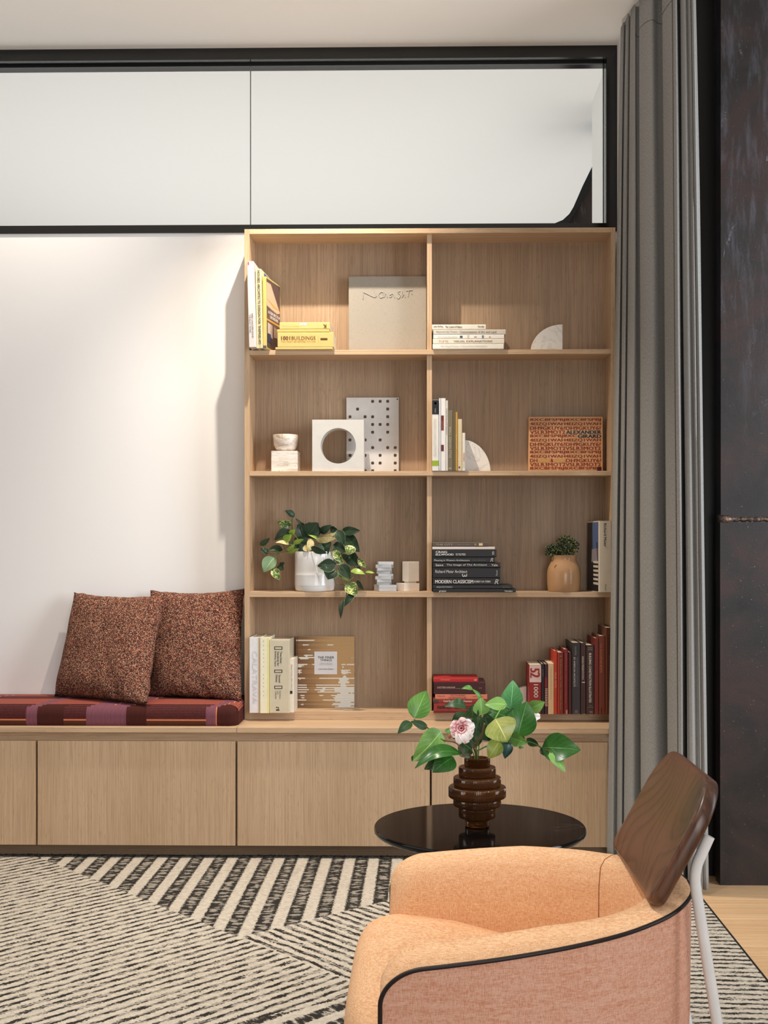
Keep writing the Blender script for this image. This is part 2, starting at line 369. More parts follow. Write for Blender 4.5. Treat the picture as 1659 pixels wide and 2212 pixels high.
def stack(M, items, Y, zb, group, jit=None):
    """items from the bottom up; every book rests on the one below"""
    z = zb
    for it in items:
        lb, b, col, kw = it
        dep = kw.pop('depth', .14); dy = kw.pop('dy', 0)
        _, z = book(lb, M, b, Y+dy, dep, col, zb=z, lying=True, group=group, **kw)
        z += .0002
D = {'down': True}
zs = SH[0]
g = 'books leaning at the left end of the top left bay'
def cov_blue(r, x0, x1, Y, z0, z1):
    part(r, 'front_picture', bx(x1+.0002, x1+.0006, Y+.03, Y+.196, z0+.004, z1-.03), plain((66, 60, 58), .35))
book('tall white glossy book with red mark, leftmost in top left bay', R1L, (70, 333, 128, 1088), 4.195, .205, (208, 203, 201), zb=zs, lean=-1.5, rot=-2, group=g, cover=cov_blue, rough=.3,
     texts=[('MIES VAN DER ROHE', (98, 780, 112, 985), (70, 60, 56), D), ('THE BUILT WORK', (78, 785, 92, 945), (70, 60, 56), D)], bands=[((79, 338, 88, 365), (214, 60, 60))])
def cov_cream(r, x0, x1, Y, z0, z1):
    part(r, 'front_picture', bx(x1+.0002, x1+.0006, Y+.05, Y+.165, z1-.035, z1-.004), plain((54, 92, 142), .4), label='blue strip of the front cover')
book('cream book with bold black spine title, second from left in top left bay', R1L, (136, 398, 184, 1088), 4.215, .178, (214, 202, 160), zb=zs, lean=-1.0, rot=-5, group=g, cover=cov_cream, rough=.45,
     texts=[('HOUSES ARCHITECTS DESIGN FOR THEMSELVES', (152, 412, 174, 1042), (44, 36, 30), dict(down=True, bold=.02)), ('::', (158, 1048, 174, 1066), (90, 80, 60), D)])
def cov_aut(r, x0, x1, Y, z0, z1):
    o = root_loc(r); X = x1+.0003; H = z1-z0
    def poly(pts, c, k): part(r, 'front_picture', prism([(Y+y*.155+.004, z0+z*H) for y, z in pts], 'X', X+.0004*k, X+.0004*(k+1)), plain(c, .4))
    poly([(0, .02), (1, .02), (1, .98), (0, .98)], (96, 74, 68), 0)
    poly([(0, .60), (0, .93), (.30, .93), (.98, .60), (.75, .56)], (206, 176, 148), 1); poly([(.02, .70), (.5, .62), (.95, .63), (.5, .66)], (216, 160, 84), 2)
    poly([(0, .395), (1, .395), (1, .42), (0, .42)], (206, 150, 62), 1); poly([(0, .02), (1, .02), (1, .39), (0, .39)], (86, 66, 56), 1)
    poly([(.05, .2), (.4, .17), (.4, .36), (.05, .37)], (196, 176, 162), 2); poly([(.5, .2), (.9, .22), (.9, .33), (.5, .36)], (168, 140, 122), 2); poly([(.02, .1), (.3, .1), (.25, .22), (.05, .22)], (52, 58, 84), 3)
    for k, (tx, a, b, zc) in enumerate((('DESIGNING FOR', .25, .9, .565), ('AUTISM SPECTRUM', .08, .95, .52), ('DISORDERS', .22, .82, .465))):
        me = text_mesh(tx, .0 if k == 0 else .01); xs = [v.co.x for v in me.vertices]; ys = [v.co.y for v in me.vertices]; xa_, xb_, ya_, yb_ = min(xs), max(xs), min(ys), max(ys)
        for v in me.vertices:
            u = (v.co.x-xa_)/(xb_-xa_); q = (v.co.y-ya_)/(yb_-ya_)
            v.co = Vector((X+.0014+v.co.z*.05, Y+.004+.155*(a+(b-a)*u), z0+H*(zc+(q-.5)*(.03 if k == 0 else .042))))-o
        me.materials.append(plain((236, 226, 222) if k else (150, 126, 116), .5)); me.name = 'lettering'; l = link(bpy.data.objects.new('lettering', me)); l.parent = r
book('yellow-spined paperback showing its brown front cover in top left bay', R1L, (190, 463, 222, 1088), 4.225, .165, (208, 184, 108), zb=zs, lean=-.5, rot=-11, group=g, cover=cov_aut, hard=False,
     bands=[((191, 1052, 221, 1084), (88, 84, 84))])
g = 'yellow books lying in the top left bay'
Y_ = (212, 182, 114)
stack(R1L, [('thin pale yellow book at the bottom of the yellow stack', (296, 1066, 783, 1088), (214, 184, 118), dict(depth=.11, hard=False)),
            ('thick yellow book printed 1001 BUILDINGS in the yellow stack', (315, 938, 792, 1065), Y_, dict(depth=.13, hard=False, texts=[('1001', (345, 972, 422, 1003), (92, 62, 28), dict(bold=.03)), ('BUILDINGS', (434, 972, 638, 1003), (92, 62, 28)), ('YOU MUST SEE BEFORE YOU DIE', (345, 1010, 638, 1024), (168, 118, 52))], bands=[((680, 988, 740, 1006), (92, 62, 28)), ((660, 968, 662, 1030), (196, 146, 76))])),
            ('very thin yellow booklet second from top of the yellow stack', (312, 913, 755, 937), (212, 180, 104), dict(depth=.12, hard=False)),
            ('yellow book with a bold letter K, on top of the yellow stack', (332, 852, 760, 912), (214, 188, 120), dict(depth=.12, hard=False, texts=[('K', (703, 870, 731, 904), (110, 72, 30), dict(bold=.03, flip=True)), ('for the love of building', (352, 880, 500, 892), (206, 170, 90))], bands=[((505, 856, 528, 880), (252, 246, 230)), ((538, 856, 562, 880), (252, 246, 230))]))],
      4.245, zs, g)
linen = NT('grey_linen'); _v = linen.noise(linen.obj((1, 1, .1)), 700, 2); _v2 = linen.noise(linen.obj((.1, 1, 1)), 700, 2); _k = linen.math('ADD', _v, _v2); linen.bump(_k, .25, .0005)
linen = linen.out(linen.mix(_k, (112, 106, 98), (156, 149, 138)), .85, 0, .15)
def sig(r, x0, x1, Y, z0, z1):
    for st in (((1042, 655), (1048, 596), (1052, 598), (1148, 640), (1142, 582)), ((1158, 632), (1162, 634)), ((1222, 600), (1196, 596), (1178, 618), (1192, 645), (1216, 636)), ((1216, 580), (1222, 640), (1236, 606), (1252, 640)),
               ((1270, 612), (1288, 630), (1272, 640), (1268, 622), (1296, 610), (1312, 640)), ((1362, 588), (1340, 596), (1362, 624), (1346, 652), (1330, 640)), ((1378, 584), (1376, 640), (1392, 612), (1402, 640)), ((1412, 584), (1466, 580)), ((1436, 584), (1428, 634)), ((1458, 608), (1462, 612))):
        q = [R1L((u, v, 0, 0))[:2] for u, v in st]
        part(r, 'signature_stroke', tb([at(x, y, Y-.0009) for x, y in q], .0014, 6, 4), plain((168, 162, 154), .45, 0))
gb = book('large square grey linen book with a silvery signature, face out in top left bay', R1L, (920, 461, 1585, 1088), YKK-.034, .030, linen, zb=zs, cover=sig, page=(200, 192, 178))[0]
zs = SH[0]
W1 = (238, 228, 210)
stack(R1R, [('off-white book with pale serif title, bottom of the white stack', (95, 1013, 687, 1062), (236, 228, 214), dict(texts=[('The Visual Display of Quantitative Information', (160, 1026, 550, 1044), (176, 166, 152))])),
            ('off-white book printed VISUAL EXPLANATIONS in the white stack', (97, 971, 690, 1012), (232, 220, 200), dict(texts=[('TUFTE', (145, 984, 226, 1001), (196, 150, 130)), ('VISUAL EXPLANATIONS', (270, 983, 592, 1001), (92, 76, 60))])),
            ('white book with tiny coloured drawings along its spine in the white stack', (100, 935, 690, 970), (238, 232, 222), dict(texts=[('Envisioning Information', (140, 951, 300, 964), (150, 140, 130))], bands=[((322, 946, 344, 964), (70, 82, 108)), ((384, 940, 400, 966), (206, 190, 160)), ((440, 952, 462, 960), (150, 146, 140)), ((505, 942, 522, 966), (120, 128, 132)), ((565, 950, 578, 962), (214, 150, 84))])),
            ('pale grey book with brown title, second from top of the white stack', (100, 893, 703, 934), (210, 200, 186), dict(texts=[('Beyond the Town', (126, 905, 298, 923), (140, 140, 142)), ('Conversations of Art and Land', (322, 904, 625, 924), (104, 84, 64))])),
            ('small cream paperback lying on top of the white stack', (90, 851, 538, 889), W1, dict(hard=False, texts=[('John McPhee', (102, 862, 184, 880), (60, 48, 40), dict(bold=.012)), ('The Control of Nature', (200, 862, 340, 880), (60, 48, 40), dict(bold=.012)), ('Noonday', (472, 862, 524, 880), (60, 48, 40), dict(bold=.012))]))],
      4.25, zs, 'white books lying in the top right bay')
# marble bookends
mar = NT('white_marble'); _v = mar.obj(); _n = mar.noise(_v, 9, 6, .65, 1.6); _n2 = mar.noise(_v, 26, 5, .6, .8)
_c = mar.mix(mar.step(mar.math('ABSOLUTE', mar.math('SUBTRACT', _n, .5)), .03, 0), (230, 225, 218), (212, 207, 202)); _c = mar.mix(mar.math('MULTIPLY', mar.step(_n2, .58, .75), .2), _c, (186, 180, 176))
mar = mar.out(_c, .3, 0, .4)
def quarter(label, M, corner, rad, side, Y, zb, th=.03, rx=None):
    """quarter disc standing on its straight edge; corner px is the right angle, side +1 sweeps right"""
    c = M((corner[0], corner[1], corner[0]+rad[0]*side, corner[1]-rad[1])); P = at(c[0], c[1], Y); Q = at(c[2], c[3], Y); rx = abs(Q.x-P.x); rz = Q.z-zb
    pts = [(P.x, zb)] + [(P.x+side*rx*math.cos(a*PI/2/16), zb+rz*math.sin(a*PI/2/16)) for a in range(17)]
    o = part(None, 'marble_bookend', prism(pts, 'Y', Y, Y+th, .0012), mar); single(o, label, 'bookend', 'quarter round marble bookends')
quarter('cream marble quarter round bookend standing alone in top right bay', R1R, (1178, 1060), (263, 208), -1, 4.30, SH[0])
quarter('grey-white marble quarter round bookend propping the upright books in the second bay', R2R, (340, 992), (238, 260), 1, 4.34, SH[1])

# second row left: bowl on block, ring block, punched panel
tr = NT('travertine'); _v = tr.obj((1, 1, 5)); _n = tr.noise(_v, 14, 6, .7, .6); _n2 = tr.noise(tr.obj((1, 1, 3)), 40, 4)
_c = tr.ramp(_n, [(.3, (186, 174, 162)), (.5, (224, 214, 204)), (.7, (238, 230, 222))]); _c = tr.mix(tr.math('MULTIPLY', tr.step(_n2, .66, .72), .8), _c, (120, 106, 98)); tr = tr.out(_c, .55, 0, .3)
p = R2L((260, 845, 484, 1015)); A = at(p[0], p[3], 4.285); B = at(p[2], p[1], 4.285); blk = (A, B)
single(part(None, 'stone_block', bx(A.x, B.x, 4.285, 4.285+B.x-A.x, SH[1], B.z, bev=.0012), tr), 'square pale travertine block under the marble bowl in second left bay', 'block')
mv = NT('veined_marble'); _v = mv.obj(rot=(.4, .9, .2)); _n = mv.noise(mv.obj((1, 1, 2.5), (.3, .8, 0)), 16, 6, .7, 1.2)
mv = mv.out(mv.ramp(_n, [(.32, (150, 130, 112)), (.45, (206, 190, 174)), (.58, (232, 222, 210)), (.72, (184, 170, 156))]), .3, 0, .4)
p = R2L((275, 711, 490, 838)); Yb_ = 4.285+(B.x-A.x)/2; L_ = at(p[0], p[1], Yb_); R_ = at(p[2], p[3], Yb_); rb = (R_.x-L_.x)/2; hb = L_.z-B.z
prof = [(rb*.45, 0), (rb*.62, hb*.03), (rb*.80, hb*.16), (rb*.93, hb*.40), (rb*.985, hb*.65), (rb, hb*.97), (rb*.985, hb), (rb*.95, hb), (rb*.93, hb*.95), (rb*.9, hb*.6), (rb*.78, hb*.3), (rb*.5, hb*.14)]
single(part(None, 'marble_bowl', lathe(prof, ((L_.x+R_.x)/2, Yb_, B.z+.0003), 48), mv, 50), 'small veined marble bowl sitting on the travertine block', 'bowl')
p = R2L((610, 578, 1050, 1018)); Yr = 4.27; A = at(p[0], p[3], Yr); B = at(p[2], p[1], Yr)
A.z = SH[1]; w_ = B.x-A.x; h_ = B.z-A.z; cx_, cz_ = A.x+w_*.504, A.z+h_*.493; rad = w_*.343
bm = bmesh.new(); n = 64; rings = []
for yy in (Yr, Yr+.075):
    o_, i_ = [], []
    for k in range(n):
        a = 2*PI*k/n; ca, sa = math.cos(a), math.sin(a); m_ = 1/max(abs(ca), abs(sa))
        o_.append(bm.verts.new((A.x+w_/2+ca*m_*w_/2, yy, A.z+h_/2+sa*m_*h_/2))); i_.append(bm.verts.new((cx_+ca*rad, yy, cz_+sa*rad)))
    rings.append((o_, i_))
for k in range(n):
    j = (k+1) % n
    for o_, i_ in rings: bm.faces.new((o_[k], o_[j], i_[j], i_[k]))
    for q in (0, 1): bm.faces.new((rings[0][q][k], rings[0][q][j], rings[1][q][j], rings[1][q][k]))
single(part(None, 'ring_block', bm, plain((214, 210, 204), .55), 40), 'white square block sculpture with a big round hole in second left bay', 'sculpture')
p = R2L((902, 390, 1348, 1018)); Yp = YKK-.012; A = at(p[0], p[3], Yp); B = at(p[2], p[1], Yp); A.z = SH[1]
bm = bmesh.new(); holes = {0: (3, 4, 5), 1: (1, 5), 2: (0, 2, 3, 5), 3: (3, 4, 5), 4: (3, 5), 5: (0, 2, 4), 6: (3, 5, 6), 7: (0, 2, 4, 6), 8: (3, 4, 6), 9: (2, 3, 6)}
us = [(932+64.33*i-902)/446 for i in range(7)]; vs_ = [1-(421+64.1*j-390)/628 for j in range(10)]
ux = [0]+[(a+b)/2 for a, b in zip(us, us[1:])]+[1]; vz = [1]+[(a+b)/2 for a, b in zip(vs_, vs_[1:])]+[0]
def pv(u, v): return bm.verts.new((A.x+(B.x-A.x)*u, Yp, A.z+(B.z-A.z)*v))
hu = 12.5/446; hv = 12.5/628
for i in range(7):
    for j in range(10):
        a, b, c_, d_ = ux[i], ux[i+1], vz[j+1], vz[j]
        if i in holes[j]:
            cu, cv = us[i], vs_[j]; q = .55
            o_ = [(a, c_), (cu, c_), (b, c_), (b, cv), (b, d_), (cu, d_), (a, d_), (a, cv)]
            h_ = [[(-1, -q), (-q, -1)], [(0, -1)], [(q, -1), (1, -q)], [(1, 0)], [(1, q), (q, 1)], [(0, 1)], [(-q, 1), (-1, q)], [(-1, 0)]]
            ov = [pv(*t) for t in o_]; hvs = [[pv(cu+x*hu, cv+y*hv) for x, y in t] for t in h_]
            for k in range(8):
                j2 = (k+1) % 8; bm.faces.new([ov[k], ov[j2], hvs[j2][0], hvs[k][-1]])
                if len(hvs[k]) == 2: bm.faces.new([ov[k], hvs[k][1], hvs[k][0]])
        else: bm.faces.new([pv(a, c_), pv(b, c_), pv(b, d_), pv(a, d_)])
bmesh.ops.remove_doubles(bm, verts=bm.verts, dist=1e-6)
ex = bmesh.ops.extrude_face_region(bm, geom=list(bm.faces)); bmesh.ops.translate(bm, verts=[v for v in ex['geom'] if isinstance(v, bmesh.types.BMVert)], vec=(0, .005, 0))
pp = thing('punched_panel', 'pale grey metal panel punched with small square holes behind the white ring block', 'panel', ((A.x+B.x)/2, Yp, A.z))
part(pp, 'sheet', bm, plain((214, 211, 208), .45))
q = R2L((1336, 404, 0, 0)); cc = at(q[0], q[1], Yp-.0006)
part(pp, 'screw_hole', prism([(cc.x+.0027*math.cos(k*PI/6), cc.z+.0027*math.sin(k*PI/6)) for k in range(12)], 'Y', Yp-.0006, Yp-.0001), plain((30, 28, 28)))

# second row right
zs = SH[1]; g = 'upright books in the second right bay'; Yf = 4.25
book('white book with black top label and green band, leftmost upright in second right bay', R2R, (90, 400, 146, 992), Yf, .15, (228, 222, 212), zb=zs, group=g, bands=[((90.5, 401, 145.5, 521), (30, 28, 30)), ((109, 420, 127, 438), (206, 112, 104)), ((90.5, 906, 145.5, 950), (150, 172, 50))],
     texts=[('BUILDING CODES ILLUSTRATED', (103, 560, 124, 872), (206, 196, 184), D), ('WILEY', (112, 470, 122, 510), (170, 166, 166), D)])
book('very thin pale blue book second from left in second right bay', R2R, (147.5, 386, 164, 992), Yf, .148, (196, 202, 208), zb=zs, group=g, bands=[((149, 400, 154, 980), (226, 224, 222))])
book('white book with two dark red patches on its spine in second right bay', R2R, (165, 386, 203, 992), Yf, .148, (234, 228, 222), zb=zs, group=g, bands=[((166, 530, 188, 575), (112, 40, 36)), ((166, 575, 188, 655), (126, 66, 58)), ((166, 775, 188, 828), (104, 42, 42))])
book('slim white book with small dark title, fourth upright in second right bay', R2R, (204, 405, 223, 992), Yf, .145, (214, 206, 196), zb=zs, group=g, texts=[('Visual Notes and Sketches', (208, 470, 218, 690), (70, 64, 66), D)])
book('olive grey book with pale capital title in second right bay', R2R, (224, 486, 263, 992), Yf, .13, (118, 108, 86), zb=zs, group=g, texts=[('SMALL GARDEN STYLE', (231, 625, 249, 885), (190, 180, 156), D)], bands=[((228, 965, 250, 978), (160, 150, 120))])
book('thin dark olive book right of the olive grey one', R2R, (264, 500, 284, 992), Yf, .13, (104, 92, 66), zb=zs, group=g)
book('thin gold-spined book in second right bay', R2R, (285, 502, 304, 992), Yf, .13, (188, 142, 66), zb=zs, group=g, texts=[('GLASS HOUSE', (289, 690, 298, 810), (230, 200, 140), D)])
book('cream paperback second from right among upright books in second right bay', R2R, (306, 560, 340, 992), Yf, .085, (216, 198, 162), zb=zs, group=g, hard=False, bands=[((312, 955, 324, 970), (70, 60, 50))])
book('shortest white book with orange lettering beside the marble bookend', R2R, (342, 675, 367, 992), Yf, .085, (232, 222, 206), zb=zs, group=g, hard=False, texts=[('MODERN', (349, 842, 361, 915), (198, 96, 56), dict(down=True, bold=.02)), ('garden', (351, 930, 359, 970), (70, 62, 60), D)])
# face-out alphabet book
def alpha(r, x0, x1, Y, z0, z1):
    rows = ['8XC8FSPBJ', '4EIZQ1WAH', 'DH9GKUY6?', 'V5LR3MOT2']
    red = (150, 46, 26); K = crop(1130, 880, .11453)
    for k in range(13):
        y0 = 205+76.3*k; y1 = y0+66; t = rows[k % 4]*2
        if k == 3: t = rows[3]
        if k == 4: t = rows[0]+rows[0][:3]
        if k == 10: t = None
        if k == 12: t = t[:-1]
        n = 18
        if t: lettering(r, t, K((128, y0, 128+1348*len(t)/18-8, y1)), Y-.0008, red, bold=.035)
        if k == 3: lettering(r, 'ALEXANDER', K((806, y0, 1476, y1)), Y-.0008, (38, 56, 74), bold=.05)
        if k == 4: lettering(r, 'GIRARD', K((1030, y0, 1476, y1)), Y-.0008, (38, 46, 62), bold=.05)
        if k == 10:
            lettering(r, 'DH', K((128, y0, 270, y1)), Y-.0008, red, bold=.035); lettering(r, '&', K((510, y0, 575, y1)), Y-.0008, red, bold=.035); lettering(r, 'DH9GKUY6?', K((806, y0, 1476, y1)), Y-.0008, red, bold=.035)
            patch(r, 'tan_block', K((280, y0, 500, y1)), Y-.0008, plain((206, 158, 92), .5)); patch(r, 'tan_block', K((582, y0, 798, y1)), Y-.0008, plain((206, 158, 92), .5))
    patch(r, 'dark_sticker', K((1395, 1122, 1478, 1204)), Y-.0012, plain((84, 20, 14), .5))
book('wide tan book covered in red alphabet letters, standing face out', R2R, (896, 541, 1514, 994), YKK-.045, .042, (222, 172, 122), zb=zs, cover=alpha, page=(40, 34, 32))
zs = SH[2]
# third row right: black stack
BL = (30, 29, 30); wht = (226, 222, 216)
stack(R3R, [('wide black book at the bottom of the black stack', (97, 971, 788, 1014), BL, dict(depth=.185, rough=.4, texts=[('gropius', (148, 984, 208, 1000), wht, dict(bold=.02)), ('Hamlyn', (696, 985, 760, 1000), wht, dict(bold=.02))])),
            ('wide black book with slanted grey title, second from bottom of the black stack', (97, 941, 760, 970), (36, 35, 38), dict(depth=.18, rough=.4, texts=[('ARQUITECTONICA', (125, 951, 258, 967), (186, 182, 178), dict(shear=.25)), ('AIA Press', (676, 952, 740, 966), (110, 108, 110))])),
            ('black book with big white serif capitals in the black stack', (97, 882, 658, 940), BL, dict(depth=.18, rough=.4, texts=[('MODERN CLASSICISM', (116, 898, 433, 926), wht, dict(bold=.025)), ('ROBERT A.M. STERN', (440, 904, 576, 919), wht, dict(bold=.02)), ('R', (610, 893, 643, 933), (206, 202, 196), dict(shear=.3))])),
            ('thickest black book with a sideways number three in the black stack', (97, 797, 658, 881), (27, 26, 28), dict(depth=.18, rough=.4, texts=[('Richard Meier Architect', (118, 815, 383, 840), (214, 210, 204)), ('3', (340, 848, 382, 872), (214, 210, 204), D), ('Rizzoli', (622, 818, 636, 862), (186, 182, 176), dict(up=True))])),
            ('black book with half hidden white title above the number three book', (97, 755, 660, 796), (33, 32, 34), dict(depth=.17, rough=.4, texts=[('Saint', (120, 765, 184, 783), wht), ('The Image of The Architect', (211, 765, 548, 783), wht), ('Yale', (584, 765, 636, 783), wht)])),
            ('slim black book third from top of the black stack', (95, 708, 613, 754), (28, 27, 30), dict(depth=.165, rough=.4, texts=[('Meaning in Western Architecture', (107, 726, 403, 746), (206, 202, 196)), ('Christian Norberg-Schulz', (422, 729, 540, 738), (130, 128, 128)), ('R', (575, 714, 600, 746), (190, 186, 182), dict(shear=.3))])),
            ('black book with bold white two-line name, under the white one in the black stack', (95, 644, 627, 703), BL, dict(depth=.16, rough=.4, texts=[('CRAIG', (120, 657, 216, 673), wht, dict(bold=.04)), ('ELLWOOD', (120, 678, 270, 694), wht, dict(bold=.04)), ('IN THE SPIRIT', (288, 677, 370, 684), wht, dict(bold=.03)), ('OF THE TIME', (288, 687, 370, 694), wht, dict(bold=.03)), ('GG', (592, 660, 607, 688), wht, dict(down=True, bold=.03))])),
            ('thin white book second from top of the black stack', (93, 622, 613, 642), (226, 212, 206), dict(depth=.15, hard=False)),
            ('grey-brown book with a gold oval lying on top of the black stack', (96, 583, 550, 621), (92, 82, 74), dict(depth=.14, texts=[('THE CITY', (122, 596, 262, 611), (176, 156, 130)), ('Joel Kotkin', (300, 597, 408, 609), (150, 134, 116))], bands=[((445, 594, 450, 611), (196, 170, 120)), ((456, 594, 459, 611), (196, 170, 120)), ((480, 592, 512, 612), (226, 196, 140))]))],
      4.222, zs, 'black books lying in the third right bay')
# white upright book with photo cover
def rmeier(r, x0, x1, Y, z0, z1):
    o = root_loc(r); X = x0-.0003; H = z1-z0; dp = .155
    def poly(pts, c, k): part(r, 'front_picture', prism([(Y+y*dp, z0+z*H) for y, z in pts], 'X', X-.0003*(k+1), X-.0003*k), plain(c, .35))
    poly([(.04, .01), (1, .01), (1, .985), (.04, .985)], (36, 34, 40), 0)
    poly([(.04, .45), (.52, .45), (.55, .985), (.04, .985)], (82, 104, 146), 1); poly([(.04, .42), (.62, .42), (.58, .6), (.04, .62)], (150, 140, 146), 2)
    for k in range(6): poly([(.04, .10+.06*k), (.45, .105+.06*k), (.45, .135+.06*k), (.04, .135+.06*k)], (216, 206, 192), 3)
    poly([(.04, .44), (.08, .44), (.2, .70), (.1, .7)], (60, 62, 74), 4)
book('thick white book with black vertical title and photo cover at right end of third shelf', R3R, (1480, 405, 1588, 1014), 4.226, .158, (228, 214, 192), zb=zs, rot=7, cover=rmeier, rough=.45,
     texts=[('Richard Meier', (1522, 425, 1544, 622), (40, 36, 34), dict(down=True, bold=.015)), ('Rizzoli', (1532, 936, 1544, 985), (60, 54, 50), dict(down=True))])
# fourth row left
zs = SH[3]; g = 'upright books at left of the lowest left bay'; Yf = 4.218
book('glossy white book with embossed grey title, leftmost in lowest bay', R4L, (73, 385, 162, 1050), Yf, .18, (232, 230, 232), zb=zs, group=g, rough=.3, texts=[('CALATRAVA', (98, 500, 140, 945), (206, 204, 208), D)], bands=[((150, 386, 160, 1050), (222, 196, 160))])
book('pale cream book with yellow edge and tiny dots on spine in lowest bay', R4L, (163, 385, 240, 1055), Yf-.006, .17, (238, 232, 206), zb=zs, group=g, bands=[((228, 386, 239.5, 1054), (238, 230, 120))]+[((192, v, 198, v+5), (120, 116, 104)) for v in (412, 450, 488, 524, 556, 590, 628, 698, 730, 768, 800, 840, 878)])
book('thick beige handbook with three outlined boxes on spine in lowest bay', R4L, (243, 405, 416, 1044), Yf, .140, (206, 196, 172), zb=zs, group=g, rough=.45,
     texts=[('Time-Saver', (336, 502, 353, 606), (44, 40, 36), dict(down=True, bold=.015)), ('Standards for', (312, 502, 328, 626), (44, 40, 36), dict(down=True, bold=.015)), ('Building Types', (287, 502, 303, 630), (44, 40, 36), dict(down=True, bold=.015)), ('Second', (324, 702, 340, 766), (44, 40, 36), dict(down=True, bold=.015)), ('Edition', (299, 702, 315, 764), (44, 40, 36), dict(down=True, bold=.015)),
            ('DeChiara', (330, 840, 343, 908), (60, 56, 50), D), ('and', (312, 840, 324, 866), (60, 56, 50), D), ('Callender', (294, 840, 307, 910), (60, 56, 50), D)],
     bands=[q for v in (460, 658, 795) for q in (((287, v, 355, v+5), (44, 40, 36)), ((287, v+22, 355, v+27), (44, 40, 36)), ((287, v, 293, v+27), (44, 40, 36)), ((349, v, 355, v+27), (44, 40, 36)))]+[((302, 975, 312, 985), (50, 46, 42)), ((316, 978, 326, 990), (50, 46, 42)), ((302, 996, 330, 1008), (50, 46, 42))])
book('slim short white paperback leaning by the striped book in lowest bay', R4L, (416, 568, 452, 1038), Yf+.012, .130, (232, 222, 206), zb=zs, group=g, hard=False, lean=.0, texts=[('PRACTICAL ZEN SPACE', (428, 615, 440, 830), (140, 124, 112), D)], bands=[((421, 838, 441, 864), (40, 36, 34))])
fin = NT('stacked_strip_print'); v = fin.obj(); z = fin.xyz(v); row = fin.math('FLOOR', fin.math('MULTIPLY', z[2], 235.0))
cv = fin.n('ShaderNodeCombineXYZ'); fin.put(cv.inputs[0], fin.math('MULTIPLY', z[0], 5.0)); fin.put(cv.inputs[1], row)
wn = fin.n('ShaderNodeTexWhiteNoise', noise_dimensions='1D'); fin.put(wn.inputs['W'], row)
big = fin.noise(fin.obj((1, 1, .8)), 9, 2, .5, .6); k = fin.math('ADD', big, fin.math('MULTIPLY', fin.math('SUBTRACT', wn.outputs[0], .5), .24))
fine_ = fin.noise(fin.obj((1, 1, 3)), 260, 2)
br_ = fin.mix(fin.step(fin.math('ADD', z[0], fin.math('MULTIPLY', wn.outputs[0], .05)), 0, .17), (124, 88, 60), (206, 168, 118)); br_ = fin.mix(fin.math('MULTIPLY', fine_, .5), br_, (104, 72, 46))
c = fin.mix(fin.step(k, .555, .565), br_, (226, 222, 212)); ln = fin.math('LESS_THAN', fin.math('FRACT', fin.math('MULTIPLY', z[2], 235.0)), .16)
fin = fin.out(fin.mix(fin.math('MULTIPLY', ln, .55), c, (84, 56, 34)), .45, 0, .3)
def fcov(r, x0, x1, Y, z0, z1):
    patch(r, 'title_label', R4L((628, 503, 822, 697)), Y-.0006, plain((226, 224, 226), .5))
    for tx, b, c_, bo in (('THE FINER', (656, 544, 797, 563), (50, 46, 48), .012), ('THINGS', (678, 567, 778, 586), (50, 46, 48), .012), ('TIMELESS FURNITURE,', (672, 600, 782, 607), (150, 146, 148), 0), ('TEXTILES, AND DETAILS', (668, 612, 784, 619), (150, 146, 148), 0), ('CHRISTIANE LEMIEUX', (660, 650, 792, 658), (80, 76, 78), .01)):
        lettering(r, tx, R4L(b), Y-.0012, c_, bold=bo)
    patch(r, 'hinge_groove', R4L((484, 374, 487, 990)), Y-.0004, plain((70, 50, 36)))
fb = book('square book printed with stacked wood and white strips around a white label, face out', R4L, (470, 374, 967, 990), YKK-.036, .032, fin, zb=zs, cover=fcov, page=(214, 200, 176))[0]
# fourth row right
stack(R4R, [('dark red book at the bottom of the red stack', (102, 992, 550, 1018), (104, 34, 34), dict(depth=.15, texts=[('An Introduction to Architecture', (170, 1001, 400, 1011), (190, 130, 110))])),
            ('thick red book with dark capital title in the red stack', (103, 923, 545, 991), (150, 54, 46), dict(depth=.16, texts=[('PAMPHLET ARCHITECTURE', (135, 946, 470, 971), (44, 24, 26), dict(bold=.03))])),
            ('thin brick red book with white title in the red stack', (100, 891, 550, 922), (142, 52, 42), dict(depth=.15, hard=False, texts=[('Cool Restaurants San Francisco', (185, 897, 424, 913), (240, 226, 216), dict(bold=.015))], bands=[((102, 894, 140, 919), (70, 60, 58))])),
            ('salmon paperback with dark two-line title in the red stack', (116, 848, 550, 890), (214, 128, 104), dict(depth=.14, hard=False, texts=[('VITRUVIUS', (132, 860, 196, 870), (110, 50, 42)), ('THE TEN BOOKS', (240, 851, 368, 865), (110, 50, 42)), ('ON ARCHITECTURE', (228, 871, 376, 886), (110, 50, 42)), ('MORGAN', (430, 863, 515, 871), (150, 76, 64))])),
            ('thick maroon book with small gold title second from top of the red stack', (103, 749, 535, 847), (66, 28, 30), dict(depth=.15, rough=.4, texts=[('A PATTERN LANGUAGE', (132, 785, 282, 794), (226, 204, 180), dict(bold=.015)), ('Alexander Ishikawa Silverstein Jacobson King Angel', (132, 797, 326, 803), (196, 176, 156)), ('OXFORD', (480, 794, 506, 799), (206, 186, 166))])),
            ('thin bright red book lying on top of the red stack', (102, 717, 475, 748), (178, 40, 42), dict(depth=.145, hard=False, texts=[('The Energy Book', (162, 724, 240, 732), (236, 200, 190)), ('OE', (440, 723, 462, 736), (240, 220, 210), dict(bold=.03))]))],
      4.225, zs, 'red books lying in the lowest right bay')
quarter('white marble quarter round bookend left of the red thousand book, behind leaves', R4R, (878, 1020), (164, 236), -1, 4.30, zs)
g = 'upright red and dark books in the lowest right bay'
